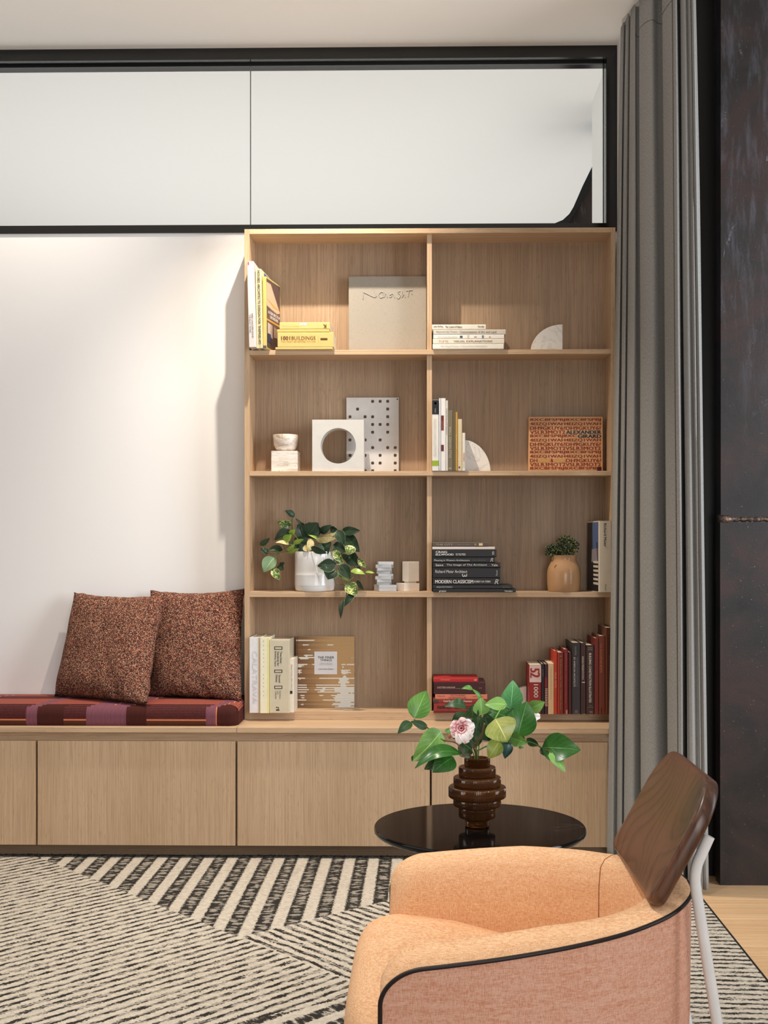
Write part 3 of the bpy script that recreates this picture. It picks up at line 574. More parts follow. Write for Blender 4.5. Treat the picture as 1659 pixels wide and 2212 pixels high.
def up(label, b, col, depth, texts=(), bands=(), rough=.45, hard=True, dy=0, rot=0):
    book(label, R4R, b, 4.205+dy, depth, col, zb=zs, group=g, texts=texts, bands=bands, rough=rough, hard=hard, rot=rot)
up('red chunky book printed 1000 with a pink and white top, first upright red book', (902, 604, 1000, 1032), (152, 34, 32), .15, hard=False,
   bands=[((902.5, 605, 999.5, 748), (232, 204, 198))], texts=[('5', (908, 630, 985, 668), (170, 40, 40), dict(down=True, bold=.06)), ('2', (908, 664, 990, 712), (170, 40, 40), dict(down=True, bold=.05)), ('1000 C', (938, 765, 975, 935), (240, 222, 212), dict(down=True, bold=.012)), ('S', (942, 990, 975, 1022), (240, 222, 212), dict(down=True, bold=.012))])
up('thin black book right of the chunky red one', (1001, 596, 1028, 1032), (34, 30, 34), .15, [('ARCHITECT', (1009, 640, 1018, 700), (150, 130, 130), D)])
up('thin plum book with red and white slanting stripes', (1029, 598, 1056, 1032), (66, 34, 46), .15, bands=[((1030, 710, 1048, 795), (140, 30, 40))]+[((1032, 800+14*k, 1054, 807+14*k), (222, 170, 150)) for k in range(11)])
up('cream paperback among the upright red books', (1058, 592, 1106, 1034), (226, 190, 146), .15, [('A VISUAL DICTIONARY OF ARCHITECTURE', (1078, 620, 1085, 890), (170, 130, 98), D)], hard=False)
up('orange-red book with pale title right of the cream paperback', (1107, 487, 1134, 1036), (196, 62, 36), .16, [('VISUAL NOTES', (1112, 662, 1128, 795), (236, 160, 130), D)])
up('rust red book with thin gold title', (1136, 500, 1187, 1040), (124, 38, 22), .165, [('The Decorative Arts Today: a Complete History', (1158, 555, 1168, 975), (206, 160, 90), D)], [((1137, 502, 1150, 1038), (176, 52, 28)), ((1156, 530, 1171, 533), (206, 170, 110))])
up('narrow crimson book with purple upper spine', (1190, 474, 1224, 1044), (126, 34, 34), .165, [('LEARNING BY DESIGN', (1203, 510, 1214, 650), (170, 90, 80), D), ('The Architecture of Ralph Erskine', (1200, 690, 1211, 925), (186, 100, 88), D)], [((1206, 978, 1220, 1012), (196, 130, 116))])
up('thin dark brown-red book before the charcoal one', (1227, 498, 1254, 1044), (74, 30, 26), .16)
up('wide charcoal book with pale two-line vertical title', (1256, 418, 1326, 1046), (52, 46, 48), .18, [('PAMPER', (1279, 450, 1293, 525), (140, 132, 130), D), ('BY AMERICAN ARCHITECTS', (1270, 540, 1285, 785), (206, 198, 192), dict(down=True, bold=.015)), ('PRESENTATION DRAWINGS', (1292, 540, 1307, 785), (112, 104, 104), D)], [((1280, 980, 1305, 1004), (92, 84, 84)), ((1265, 1010, 1325, 1020), (120, 112, 110))])
up('dark brown book with short white title right of the charcoal one', (1328, 420, 1371, 1046), (58, 28, 22), .175, [('DESIGN PRESENTATION', (1340, 533, 1355, 725), (206, 188, 176), D)], [((1340, 745, 1364, 752), (206, 188, 176)), ((1347, 1014, 1368, 1034), (196, 170, 150))])
up('dark brown book with bold white spaced title', (1373, 438, 1441, 1046), (56, 26, 18), .178, [('BUILDING CONSTRUCTION ILLUSTRATED', (1398, 505, 1418, 918), (222, 204, 184), dict(down=True, bold=.02)), ('FRANCIS', (1392, 458, 1426, 465), (186, 160, 136)), ('CHING', (1390, 473, 1428, 480), (186, 160, 136)), ('THIRD', (1396, 940, 1424, 946), (150, 124, 104)), ('EDITION', (1392, 953, 1434, 960), (150, 124, 104)), ('W', (1400, 985, 1430, 1010), (150, 124, 104)), ('WILEY', (1402, 1018, 1428, 1026), (186, 160, 136))])
up('red-brown book before the tall rust one', (1443, 380, 1480, 1048), (112, 34, 20), .18)
up('tall rust book with spaced orange capitals', (1482, 362, 1534, 1048), (122, 58, 38), .18, [('GUGGENHEIM', (1490, 425, 1509, 665), (190, 108, 72), dict(down=True, bold=.015))], [((1497, 962, 1506, 1018), (70, 30, 24))])
up('tallest brown book half behind the curtain at the right end', (1536, 292, 1598, 1050), (96, 58, 44), .18, [('WORLD ARCHITECTURE', (1562, 345, 1588, 900), (60, 34, 28), dict(down=True, bold=.01))], [((1537, 294, 1545, 1048), (160, 88, 56))])

# ------------------------------------------------------------------ small sculptures, tan vase
K = crop(790, 1190, .07836)
acr = NT('frosted_acrylic').out((232, 234, 238), .28, 0, .5, Transmission_Weight=.45, IOR=1.3)
ac = thing('acrylic_sculpture', 'stack of clear frosted acrylic slabs beside the trailing plant', 'sculpture', (at(830, 1278, 4.32).x, 4.32, SH[2]))
tiers = [(305, 765, 296, 388), (272, 757, 380, 470), (272, 715, 470, 555), (300, 715, 550, 635), (300, 757, 630, 716), (262, 755, 700, 800), (266, 706, 790, 868), (300, 706, 868, 945), (216, 852, 935, 1022), (214, 850, 1022, 1108)]
zt = at(830, 1190+.07836*296, 4.32).z; zz = lambda v: SH[2]+.0005+(zt-SH[2]-.0005)*(1108-v)/(1108-296)
for k, (a, b, c_, d_) in enumerate(tiers):
    A = at(790+.07836*a, 1278, 4.30); B = at(790+.07836*b, 1278, 4.30); W = B.x-A.x; cx_ = (A.x+B.x)/2
    th = .32; sq = W/(math.cos(th)+math.sin(th)) if k > 7 else W/(math.cos(.12)+math.sin(.12)); th = th if k > 7 else .12*(-1)**k
    pts = [(cx_+(x*math.cos(th)-y*math.sin(th))*sq, 4.325+(x*math.sin(th)+y*math.cos(th))*sq) for x, y in ((-.5, -.5), (.5, -.5), (.5, .5), (-.5, .5))]
    z_hi = zz(c_); z_lo = zz(tiers[k+1][2]) if k < 9 else SH[2]
    part(ac, 'acrylic_slab', prism(pts, 'Z', z_lo+.0003, z_hi, .0008), acr)
wt = thing('stone_sculpture', 'matte white sculpture of a tall block on a wider base, right of the acrylic stack', 'sculpture', (at(882, 1278, 4.32).x, 4.32, SH[2]))
zt = at(882, 1190+.07836*295, 4.32).z; zz = lambda v: SH[2]+(zt-SH[2])*(1090-v)/(1090-295)
whs = plain((232, 222, 210), .6)
for nm, a, b, c_, d_, th in (('block', 1005, 1470, 295, 825, .5), ('neck', 1056, 1395, 825, 880, .5), ('plinth', 835, 1480, 880, 1090, .5)):
    A = at(790+.07836*a, 1278, 4.30); B = at(790+.07836*b, 1278, 4.30); W = B.x-A.x; cx_ = (A.x+B.x)/2; sq = W/(math.cos(th)+math.sin(th))
    pts = [(cx_+(x*math.cos(th)-y*math.sin(th))*sq, 4.335+(x*math.sin(th)+y*math.cos(th))*sq) for x, y in ((-.5, -.5), (.5, -.5), (.5, .5), (-.5, .5))]
    part(wt, nm, prism(pts, 'Z', zz(d_), zz(c_), .0008), whs)
K = crop(1180, 1140, .09042); Yv = 4.315
def vz(v): return at(1255, 1140+.09042*v, Yv).z
xv0, xv1 = at(1180+.09042*18, 1200, Yv).x, at(1180+.09042*825, 1200, Yv).x; rv = (xv1-xv0)/2; zb = SH[2]; zt = vz(655); H = zt-zb
prof = [(rv*.90, .0), (rv*.94, .012*H), (rv*.94, .035*H), (rv*.955, .05*H), (rv*.99, .2*H), (rv, .42*H), (rv*.985, .55*H), (rv*.93, .66*H), (rv*.82, .77*H), (rv*.74, .85*H), (rv*.73, .90*H), (rv*.76, .97*H), (rv*.78, H), (rv*.74, H), (rv*.70, .92*H), (rv*.70, .86*H)]
tv = thing('tan_vase', 'squat glossy tan ceramic vase holding dark green sprigs in third right bay', 'vase', ((xv0+xv1)/2, Yv, zb))
part(tv, 'vessel', lathe(prof, ((xv0+xv1)/2, Yv, zb), 56), NT('tan_glaze').out((178, 138, 100), .22, 0, .5), 60)
random.seed(11); bm = bmesh.new(); cx_ = (xv0+xv1)/2
for i in range(520):
    if i < 330: c0 = Vector((cx_+.010, Yv-.004, zt+.030)); R_ = Vector((.047, .036, .042))
    else: c0 = Vector((cx_-.042, Yv-.002, zt+.016)); R_ = Vector((.030, .028, .026))
    d = Vector((random.gauss(0, 1), random.gauss(0, 1), random.gauss(0, 1))).normalized()*(random.random()**.4)
    p = c0+Vector((d.x*R_.x, d.y*R_.y, d.z*R_.z)); p.z = max(p.z, zt-.012 if abs(p.x-cx_) > rv*.7 else zt)
    if abs(p.x-cx_) > rv*.74 and p.z < zt and abs(p.y-Yv) < .05: p.y = Yv-.05
    m4 = Matrix.Translation(p) @ Matrix.Diagonal((.0032, .0032, .0042, 1))
    bmesh.ops.create_icosphere(bm, subdivisions=1, radius=1, matrix=m4)
t = NT('succulent_green'); n_ = t.noise(t.obj(), 110, 2); gsp = t.out(t.mix(t.step(n_, .48, .7), (38, 54, 36), (132, 140, 70)), .4)
part(tv, 'sprigs', bm, gsp, True, kind='stuff', label='dense small green buds')
bm = bmesh.new()
for i in range(9):
    a = 2*PI*i/9; tube(bm, [(cx_+.2*rv*math.cos(a), Yv+.2*rv*math.sin(a), zb+.4*H), (cx_+.35*rv*math.cos(a), Yv+.35*rv*math.sin(a), zt+.02)], .0014, 5)
part(tv, 'stems', bm, plain((50, 60, 40), .6), True, kind='stuff')

# ------------------------------------------------------------------ leaves
def leafmat(name, a, b, rib=None, var=None, varcol=(206, 204, 128), thr=.55, rough=.35):
    t = NT(name); uv = t.n('ShaderNodeTexCoord').outputs['UV']; q = t.xyz(uv); u, v = q[0], q[1]
    n1 = t.noise(t.obj(), 22, 3); c = t.mix(t.step(n1, .35, .65), a, b)
    if var:
        mp = t.n('ShaderNodeMapping'); mp.inputs['Scale'].default_value = (9, 6, 1); t.put(mp.inputs[0], uv); oo = t.n('ShaderNodeObjectInfo'); t.put(mp.inputs['Location'], oo.outputs['Location'])
        n2 = t.noise(t.obj(), 130, 3, .7); n3 = t.noise(t.obj(), 40, 2)
        k = t.math('ADD', t.math('MULTIPLY', n2, .65), t.math('MULTIPLY', n3, .35)); c = t.mix(t.math('MULTIPLY', t.step(k, thr, thr+.05), var), c, varcol)
        edge = t.step(t.math('ABSOLUTE', t.math('SUBTRACT', u, .5)), .455, .475); c = t.mix(t.math('MULTIPLY', edge, var), c, varcol)
    d = t.math('ABSOLUTE', t.math('SUBTRACT', u, .5)); mid = t.step(d, .022, .006)
    vein = t.math('FRACT', t.math('ADD', t.math('MULTIPLY', v, 6.0), t.math('MULTIPLY', d, -5.0))); vk = t.step(t.math('ABSOLUTE', t.math('SUBTRACT', vein, .5)), .06, .01)
    ribc = rib or tuple(min(255, int(x*1.35+22)) for x in b)
    c = t.mix(t.math('MAXIMUM', t.math('MULTIPLY', mid, .75), t.math('MULTIPLY', vk, .28)), c, ribc)
    t.bump(t.math('ADD', mid, t.math('MULTIPLY', vk, .5)), .3, .0008)
    return t.out(c, rough, 0, .4, Subsurface_Weight=0.0)
LM = {'dark': leafmat('leaf_dark', (36, 54, 36), (48, 68, 44)), 'vdark': leafmat('leaf_dark_speckled', (30, 48, 34), (42, 62, 40), var=.75, varcol=(132, 152, 100), thr=.60),
      'var': leafmat('leaf_variegated', (62, 88, 44), (86, 112, 56), var=.95, varcol=(206, 208, 130), thr=.51), 'cream': leafmat('leaf_cream', (150, 138, 84), (176, 160, 106), var=.9, varcol=(206, 190, 134), thr=.45),
      'bright': leafmat('leaf_bright', (112, 148, 52), (146, 170, 70)), 'pale': leafmat('leaf_pale_back', (106, 132, 98), (120, 146, 110)),
      'mid': leafmat('leaf_mid_green', (84, 132, 56), (104, 152, 66), rough=.3), 'light': leafmat('leaf_light_green', (112, 158, 78), (130, 176, 92), rough=.35), 'deep': leafmat('leaf_deep_green', (42, 90, 34), (56, 106, 42), rough=.28),
      'olive': leafmat('leaf_olive', (104, 122, 46), (128, 140, 60)), 'teal': leafmat('leaf_teal', (28, 62, 58), (36, 76, 70)), 'shade': leafmat('leaf_shade_green', (40, 66, 34), (52, 80, 42)), 'gold': leafmat('leaf_gold_green', (128, 146, 66), (168, 172, 98), rough=.22), 'bluegreen': leafmat('leaf_blue_green', (88, 156, 92), (112, 178, 116), rough=.4)}
def leaf(parent, base, tip, width, kind, twist=0.0, droop=.12, fold=.25, wide=.42, n=9, wav=.02):
    base = Vector(base); tip = Vector(tip); ax = tip-base; L = ax.length; ax.normalize()
    N = Vector((0, -1, .25)); N = (N-ax*N.dot(ax)).normalized(); N = Matrix.Rotation(twist, 3, ax) @ N; S = ax.cross(N)
    bm = bmesh.new(); uvl = bm.loops.layers.uv.new('UVMap'); rows = []; uvs = {}; ph = random.random()*6
    for i in range(n+1):
        t = i/n; c = base+ax*(L*t)+N*(droop*L*math.sin(PI*t)**1.0); pr = (math.sin(PI*t**(math.log(.5)/math.log(wide))))**.78 if 0 < t < 1 else 0
        if t > wide: pr *= 1-.18*((t-wide)/(1-wide))
        hw = width*.5*pr; row = []
        for j in (-3, -2, -1, 0, 1, 2, 3):
            s_ = j/3; q = c+S*(s_*hw)+N*(fold*abs(s_)**1.3*hw+wav*L*math.sin(ph+t*9+j)*abs(s_))
            vv = bm.verts.new(q); row.append(vv); uvs[vv] = (s_*.5+.5, t)
        rows.append(row)
    for A, B in zip(rows, rows[1:]):
        for k in range(6):
            f = bm.faces.new((A[k], A[k+1], B[k+1], B[k]))
            for lp in f.loops: lp[uvl].uv = uvs[lp.vert]
    o = part(parent, 'leaf', bm, LM[kind], True); return o
# pothos in a white ribbed pot
Ypl = 4.325; q = R3L((443, 677, 812, 1018)); pl, pr_ = at(q[0], q[1], Ypl-.02), at(q[2], q[1], Ypl-.02); rp = (pr_.x-pl.x)/2; xp = (pl.x+pr_.x)/2; zt = at(678, q[1], Ypl-.03).z; H = zt-SH[2]
rp = min(rp, .0735); Ypl = YKK-rp-.004
pot = thing('potted_pothos', 'trailing variegated pothos in a white ribbed ceramic pot in third left bay', 'plant', (xp, Ypl, SH[2]))
prof = [(rp*.86, 0), (rp*.93, .01*H), (rp*.97, .05*H), (rp*.99, .12*H)]+[(rp*(.992+(.016 if k % 2 else 0)), H*(.14+.018*k)) for k in range(17)]+[(rp*.995, .5*H), (rp*.99, .8*H), (rp*1.0, .99*H), (rp*.99, H), (rp*.95, H), (rp*.93, .97*H), (rp*.93, .85*H)]
gl = NT('white_glaze'); _n = gl.noise(gl.obj(), 60, 3); gl.bump(_n, .12, .001); gl = gl.out((222, 220, 218), .16, 0, .5)
part(pot, 'pot', lathe(prof, (xp, Ypl, SH[2]), 64), gl, 70)
part(pot, 'soil', lathe([(rp*.92, H*.86), (rp*.5, H*.88), (.002, H*.885)], (xp, Ypl, SH[2]), 24), plain((48, 38, 30), .9), True)
def U(u, v, dy=0.0): return at(550+.15672*u, 1090+.15672*v, 4.29+dy)
random.seed(5)
PL = [((550, 165), (418, 82), 82, 'dark', .2, .06), ((515, 275), (308, 240), 112, 'var', -.5, .06), ((400, 495), (512, 415), 92, 'bright', .3, 0), ((478, 410), (562, 340), 66, 'bright', .4, .0), ((72, 560), (214, 457), 68, 'dark', .5, .03), ((190, 668), (82, 603), 82, 'vdark', .2, .04),
      ((275, 725), (122, 935), 175, 'pale', .1, .0), ((252, 880), (345, 1040), 105, 'var', 0, -.02), ((325, 840), (400, 900), 92, 'dark', .1, .05), ((345, 835), (415, 800), 50, 'dark', .3, .05), ((520, 380), (270, 490), 140, 'dark', .3, .05), ((480, 555), (288, 525), 66, 'cream', .6, .0), ((390, 625), (185, 640), 120, 'dark', .5, .05), ((430, 630), (560, 530), 70, 'bright', .9, 0), ((530, 530), (678, 476), 60, 'bright', .5, -.01), ((458, 668), (620, 600), 46, 'olive', .4, -.02),
      ((720, 440), (880, 250), 220, 'dark', .1, .04), ((690, 440), (590, 270), 160, 'dark', .2, .05), ((780, 460), (640, 240), 120, 'dark', -.3, .05), ((860, 460), (740, 240), 170, 'dark', .1, .06), ((640, 300), (560, 185), 40, 'dark', .5, .03), ((900, 390), (1060, 280), 92, 'dark', .3, .04), ((840, 495), (1130, 465), 74, 'cream', .5, -.02), ((935, 470), (1120, 382), 56, 'cream', .5, -.01), ((900, 500), (730, 415), 34, 'bright', .3, -.01), ((775, 470), (740, 655), 92, 'cream', -.5, -.03), ((690, 560), (745, 650), 80, 'cream', .4, -.03),
      ((775, 585), (1000, 672), 84, 'vdark', .5, -.045), ((1195, 370), (1462, 362), 108, 'dark', .2, .03), ((1240, 410), (1448, 655), 165, 'dark', .2, .04), ((1140, 345), (1235, 560), 125, 'vdark', .1, .0), ((1350, 565), (1283, 692), 135, 'var', .2, -.02), ((1095, 632), (1225, 822), 92, 'var', .2, -.05), ((1100, 740), (1200, 820), 110, 'vdark', .2, -.03), ((1115, 830), (862, 845), 160, 'vdark', -.3, -.065), ((1090, 890), (1010, 1035), 190, 'vdark', .1, -.06), ((1190, 825), (1315, 1028), 150, 'vdark', .1, -.05),
      ((1130, 905), (1310, 1062), 44, 'bright', .5, -.05), ((1420, 748), (1560, 872), 70, 'var', .3, -.01), ((1320, 915), (1525, 965), 84, 'bright', -.5, -.03), ((1525, 930), (1658, 945), 36, 'bright', -.4, -.03), ((1275, 1085), (1412, 1258), 150, 'var', 0, -.055), ((1370, 1230), (1235, 1405), 95, 'vdark', .2, -.06), ((1228, 1305), (1188, 1578), 62, 'dark', .4, -.06), ((1408, 1040), (1505, 1185), 50, 'dark', .3, -.02), ((1290, 705), (1425, 845), 150, 'dark', .2, .0), ((1385, 885), (1470, 940), 110, 'vdark', .2, -.01), ((1330, 690), (1430, 740), 90, 'dark', .3, .02),
      ((1010, 650), (880, 530), 200, 'dark', .2, -.01), ((1080, 560), (1260, 650), 150, 'dark', .2, .0), ((600, 590), (720, 440), 190, 'dark', .1, .02), ((1040, 340), (1150, 350), 90, 'vdark', .4, .03), ((620, 600), (460, 540), 120, 'dark', .4, .02), ((900, 640), (1050, 540), 170, 'vdark', .2, -.01), ((700, 640), (620, 520), 150, 'dark', .2, .0), ((1180, 700), (1110, 600), 120, 'dark', .1, .0), ((1230, 760), (1290, 690), 120, 'dark', .1, -.01)]
for b, t_, w_, kd, tw, dy in PL: leaf(pot, U(*b, dy), U(*t_, dy-.012), w_*.15672*4.29/FPX*1.2, kd, tw, random.uniform(.04, .14), random.uniform(.1, .4))
for pts in (((640, 640, 0), (600, 490, .0), (540, 400, .02), (515, 290, .05), (520, 200, .06), (552, 150, .06)), ((620, 640, 0), (400, 650, 0), (290, 700, 0), (270, 740, 0)), ((640, 650, .0), (430, 630, 0), (400, 500, 0)), ((400, 650, 0), (190, 670, .03), (80, 560, .03)), ((290, 705, 0), (300, 830, 0), (330, 840, .04)), ((285, 720, 0), (240, 800, 0), (250, 880, -.02)), ((345, 690, 0), (370, 760, 0)),
            ((1040, 640, -.02), (1120, 740, -.05), (1160, 850, -.06), (1200, 1020, -.06), (1260, 1150, -.06), (1262, 1260, -.06), (1240, 1340, -.06)), ((1150, 860, -.06), (1100, 920, -.06), (1090, 890, -.06)), ((1250, 1130, -.06), (1280, 1085, -.055)), ((1060, 640, -.02), (1200, 660, -.01), (1330, 760, 0), (1400, 900, -.01), (1440, 1010, -.01), (1410, 1040, -.02)), ((1300, 1060, -.03), (1390, 980, -.01)), ((1090, 1010, -.05), (1130, 1090, -.055), (1230, 1105, -.055)), ((1260, 1230, -.06), (1370, 1232, -.06))):
    part(pot, 'stem', tb([U(*p) for p in pts], .0016, 6, 5), plain((96, 104, 62), .5), True)

# ------------------------------------------------------------------ cushions
ZSEAT = at(300, 1500, YK).z; xcr = xa-.0012
cm = NT('woven_maroon'); v = cm.obj(); z = cm.xyz(v); ln = cm.step(cm.math('ABSOLUTE', cm.math('SUBTRACT', cm.math('FRACT', cm.math('MULTIPLY', z[2], 190.0)), .5)), .1, .4); _n = cm.noise(v, 160, 2)
cmA = cm.out(cm.mix(cm.math('MULTIPLY', ln, _n), (58, 26, 28), (112, 54, 48)), .8, 0, .15)
def ribs(name, a, b, ax, f):
    t = NT(name); z = t.xyz(t.obj()); k = t.math('SINE', t.math('MULTIPLY', z[ax], f)); t.bump(k, .5, .001); kk = t.step(k, -.5, .6)
    return t.out(t.mix(kk, a, b), .8, 0, .15)
cmB = ribs('woven_plum', (88, 48, 60), (146, 92, 104), 0, 1500); cmC = ribs('woven_dark_brown', (52, 22, 20), (82, 36, 30), 0, 1500); cmD = ribs('woven_rust', (132, 66, 56), (156, 84, 70), 0, 1800)
cmE = ribs('woven_dark_lines', (46, 26, 24), (112, 62, 42), 2, 2400); cmO = plain((206, 118, 78), .8); cmP = plain((120, 84, 132), .8)
cu = thing('seat_cushion', 'long maroon and plum woven seat cushion on the oak bench', 'cushion', (-1.2, 4.25, zbt))
x0c = -2.2; yf = YB+.028; hc = ZSEAT-zbt; r_ = .032
pro = [(yf+.006, zbt+.0006), (yf, zbt+.008)]+[(yf-.001, zbt+.008+(hc-r_-.008)*k/6) for k in range(1, 7)]+[(yf+r_-r_*math.cos(a), zbt+hc-r_+r_*math.sin(a)) for a in (PI/10, PI/5, .3*PI, .4*PI, PI/2)]+[(yf+r_+(YK-.004-yf-r_)*k/8, zbt+hc+.006*math.sin(PI*k/8)) for k in range(1, 9)]+[(YK-.004, zbt+.0006)]
NX = 260; bm = bmesh.new(); rows = []
for i in range(NX+1):
    x = x0c+(xcr-x0c)*(1-(1-i/NX)**1.25); e = max(0, 1-(xcr-x)/.035); sh = .03*(1-math.sqrt(max(0, 1-e*e)))
    rows.append([bm.verts.new((x, y_+sh*(1 if k < 12 else 0)+(-.0 if k < 12 else 0), z_-(sh*.8 if k >= 9 and k < 20 else 0))) for k, (y_, z_) in enumerate(pro)])
bm.faces.new(rows[-1]); bm.faces.new(rows[0])
xq = lambda px: at(px, 1545, yf).x
def pick(x, k):
    top = k >= 11; sx = x-.10*max(0, k-9)/8 if k > 9 else x
    for a, b in ((55, 81), (186, 273), (445, 469), (-120, -95)):
        A, B = xq(a), xq(b)
        if A-.0 <= sx <= B:
            if B-sx < .0035 or (a == 186 and abs(sx-(A+B)/2) < .002): return 5
            return 1
    for a, b in ((81, 138), (273, 317), (469, 513)):
        A, B = xq(a), xq(b)
        if A <= sx <= B and k < 12-3*max(0, (sx-A)/(B-A)-.6): return 2
    if k >= 13 and k not in (15, 16): return 3
    if k == 3: return 5
    if k < 3: return 4
    if k == 12: return 3
    return 0
for i, (A, B) in enumerate(zip(rows, rows[1:])):
    xm_ = (A[0].co.x+B[0].co.x)/2
    for k in range(len(pro)):
        f = bm.faces.new((A[k], B[k], B[(k+1) % len(pro)], A[(k+1) % len(pro)])); f.material_index = pick(xm_, k)
part(cu, 'cushion_body', bm, [cmA, cmB, cmC, cmD, cmE, cmO], 40)
tw = NT('tweed'); v = tw.obj((1, 1, 1)); vo = tw.n('ShaderNodeTexVoronoi'); tw.put(vo.inputs['Vector'], v); vo.inputs['Scale'].default_value = 430; cs = tw.n('ShaderNodeSeparateColor'); tw.put(cs.inputs[0], vo.outputs['Color'])
cc = tw.ramp(cs.outputs[0], [(0, (50, 32, 30)), (.2, (82, 52, 45)), (.36, (116, 76, 62)), (.5, (146, 84, 66)), (.6, (72, 48, 43)), (.70, (192, 150, 122)), (.86, (140, 98, 80)), (.96, (200, 112, 82))], 'CONSTANT')
nb = tw.noise(v, 260, 2); tw.bump(tw.math('ADD', vo.outputs['Distance'], nb), .9, .0025); tw = tw.out(cc, .85, 0, .15)
def pillow(label, BL, BR, TR, TL, T, seed, puff=1.0):
    P = [Vector(p) for p in (BL, BR, TR, TL)]; cen = sum(P, Vector())/4; nrm = (P[1]-P[0]).cross(P[3]-P[0]).normalized()
    r = thing('pillow', label, 'pillow', (cen.x, cen.y, min(P[0].z, P[1].z)), 'speckled pillows on the bench'); bm = bmesh.new(); N = 40; G = {}
    for sd in (1, -1):
        for i in range(N+1):
            for j in range(N+1):
                u = -1+2*i/N; v = -1+2*j/N; edge = i in (0, N) or j in (0, N)
                if edge and sd == -1: G[(sd, i, j)] = G[(1, i, j)]; continue
                uu = u*(1-.055*(1-v*v)*abs(u)**2); vv = v*(1-(.075 if v > 0 else .025)*(1-u*u)*abs(v)**2)
                a, b = (uu+1)/2, (vv+1)/2; p = P[0]*(1-a)*(1-b)+P[1]*a*(1-b)+P[2]*a*b+P[3]*(1-a)*b
                th = T*((1-u**4)*(1-v**4))**.55*(1-.18*v) if not edge else 0
                wr = .005*mnoise.noise((u*2.2+seed, v*2.2, sd*3.1)) + .010*mnoise.noise(((u+v)*4+seed, (u-v)*1.5, sd))*max(0, u*.7-v*.5+.15)
                p = p+nrm*sd*(th+(wr if not edge else 0))
                if edge: p = p+Vector((mnoise.noise((i*.35, j*.35, seed)), 0, mnoise.noise((i*.35, j*.35, seed+5))))*.004
                G[(sd, i, j)] = bm.verts.new(p)
    for sd in (1, -1):
        for i in range(N):
            for j in range(N):
                q = [G[(sd, i, j)], G[(sd, i+1, j)], G[(sd, i+1, j+1)], G[(sd, i, j+1)]]
                bm.faces.new(q if sd == 1 else q[::-1])
    part(r, 'pillow_cover', bm, tw, True)
    bm = bmesh.new(); loop = [G_ for G_ in ()]
    return r
pillow('speckled rust brown pillow standing in front, tilted, left of the other pillow', at(117, 1504, 4.30), at(316, 1522, 4.105), at(357, 1284, 4.30), at(160, 1279, 4.37), .052, 1)
pillow('speckled rust brown pillow behind, pushed against the bookcase side', at(322, 1504, 4.305), at(522, 1514, 4.20), at(529, 1271, 4.37), at(325, 1275, 4.375), .045, 8)

# ------------------------------------------------------------------ round table, vase, flowers
YT = 2.755; ZT = .44; xt = at(1036, 1783, YT).x; RT = 228*YT/FPX
tbm = NT('black_marble'); _v = tbm.obj(); _n = tbm.noise(_v, 5, 5, .6, 1.2); _k = tbm.step(tbm.math('ABSOLUTE', tbm.math('SUBTRACT', _n, .5)), .0035, 0); _g = tbm.step(tbm.noise(_v, 3, 2), .5, .62)
tbm = tbm.out(tbm.mix(tbm.math('MULTIPLY', tbm.math('MULTIPLY', _k, _g), .6), (14, 13, 13), (120, 114, 108)), .07, 0, .38)
tab = thing('side_table', 'round black marble side table holding the amber vase, behind the armchair', 'table', (xt, YT, .0125))
part(tab, 'table_top', lathe([(RT*.93, -.019), (RT*.985, -.014), (RT, -.009), (RT, -.003), (RT*.992, 0)], (xt, YT, ZT), 128), tbm, 40)
part(tab, 'pedestal', lathe([(.03, .02), (.026, .03), (.026, .40), (.05, .418), (.05, .4215)], (xt, YT, 0), 32), blackm, 50)
part(tab, 'foot_plate', lathe([(.15, .0125), (.15, .018), (.145, .02), (.03, .024)], (xt, YT, 0), 64), blackm, 40)
xv = at(1031, 1783, YT-.01).x; YV = YT-.005; m_ = 1/(FPX/YV)
tr_ = [(26.0, 0, 170), (40, 170, 400), (51.5, 400, 570), (62, 570, 800), (51.2, 800, 990), (40, 990, 1190), (27.8, 1190, 1360)]
am = NT('amber_glass').out((138, 92, 52), .09, 0, .5, Transmission_Weight=.78, IOR=1.45)
prof = []; k_ = 1.174e-4*1.0
for r0, a, b in tr_:
    r = r0*m_; za, zb_ = a*k_, b*k_
    prof += [(r*.90, za+.0004), (r*.975, za+.0012), (r, za+.0035), (r, zb_-.0035), (r*.975, zb_-.0012), (r*.90, zb_-.0004)]
inner = [(r*.0+max(.012, r-.0042), z_) for r, z_ in prof][::-1]
inner = [p for p in inner if p[1] > .008]
va = thing('amber_vase', 'stepped ribbed amber brown glass vase on the black round table', 'vase', (xv, YV, ZT+.0003))
part(va, 'vessel', lathe([(.004, .0)]+prof+inner+[(.004, .008)], (xv, YV, ZT+.0004), 400, .0016), am, 60)
ztop = ZT+1360*k_
bq = thing('flower_bouquet', 'leafy green bouquet with one pink rose standing in the amber vase', 'flowers', (xv, YV, ZT+.03))
def A_(u, v, dy=0.0): return at(850+.15672*u, 1460+.15672*v, YV+dy)
def B_(u, v, dy=0.0): return at(1010+.15672*u, 1460+.15672*v, YV+dy)
px = .15672*YV/FPX
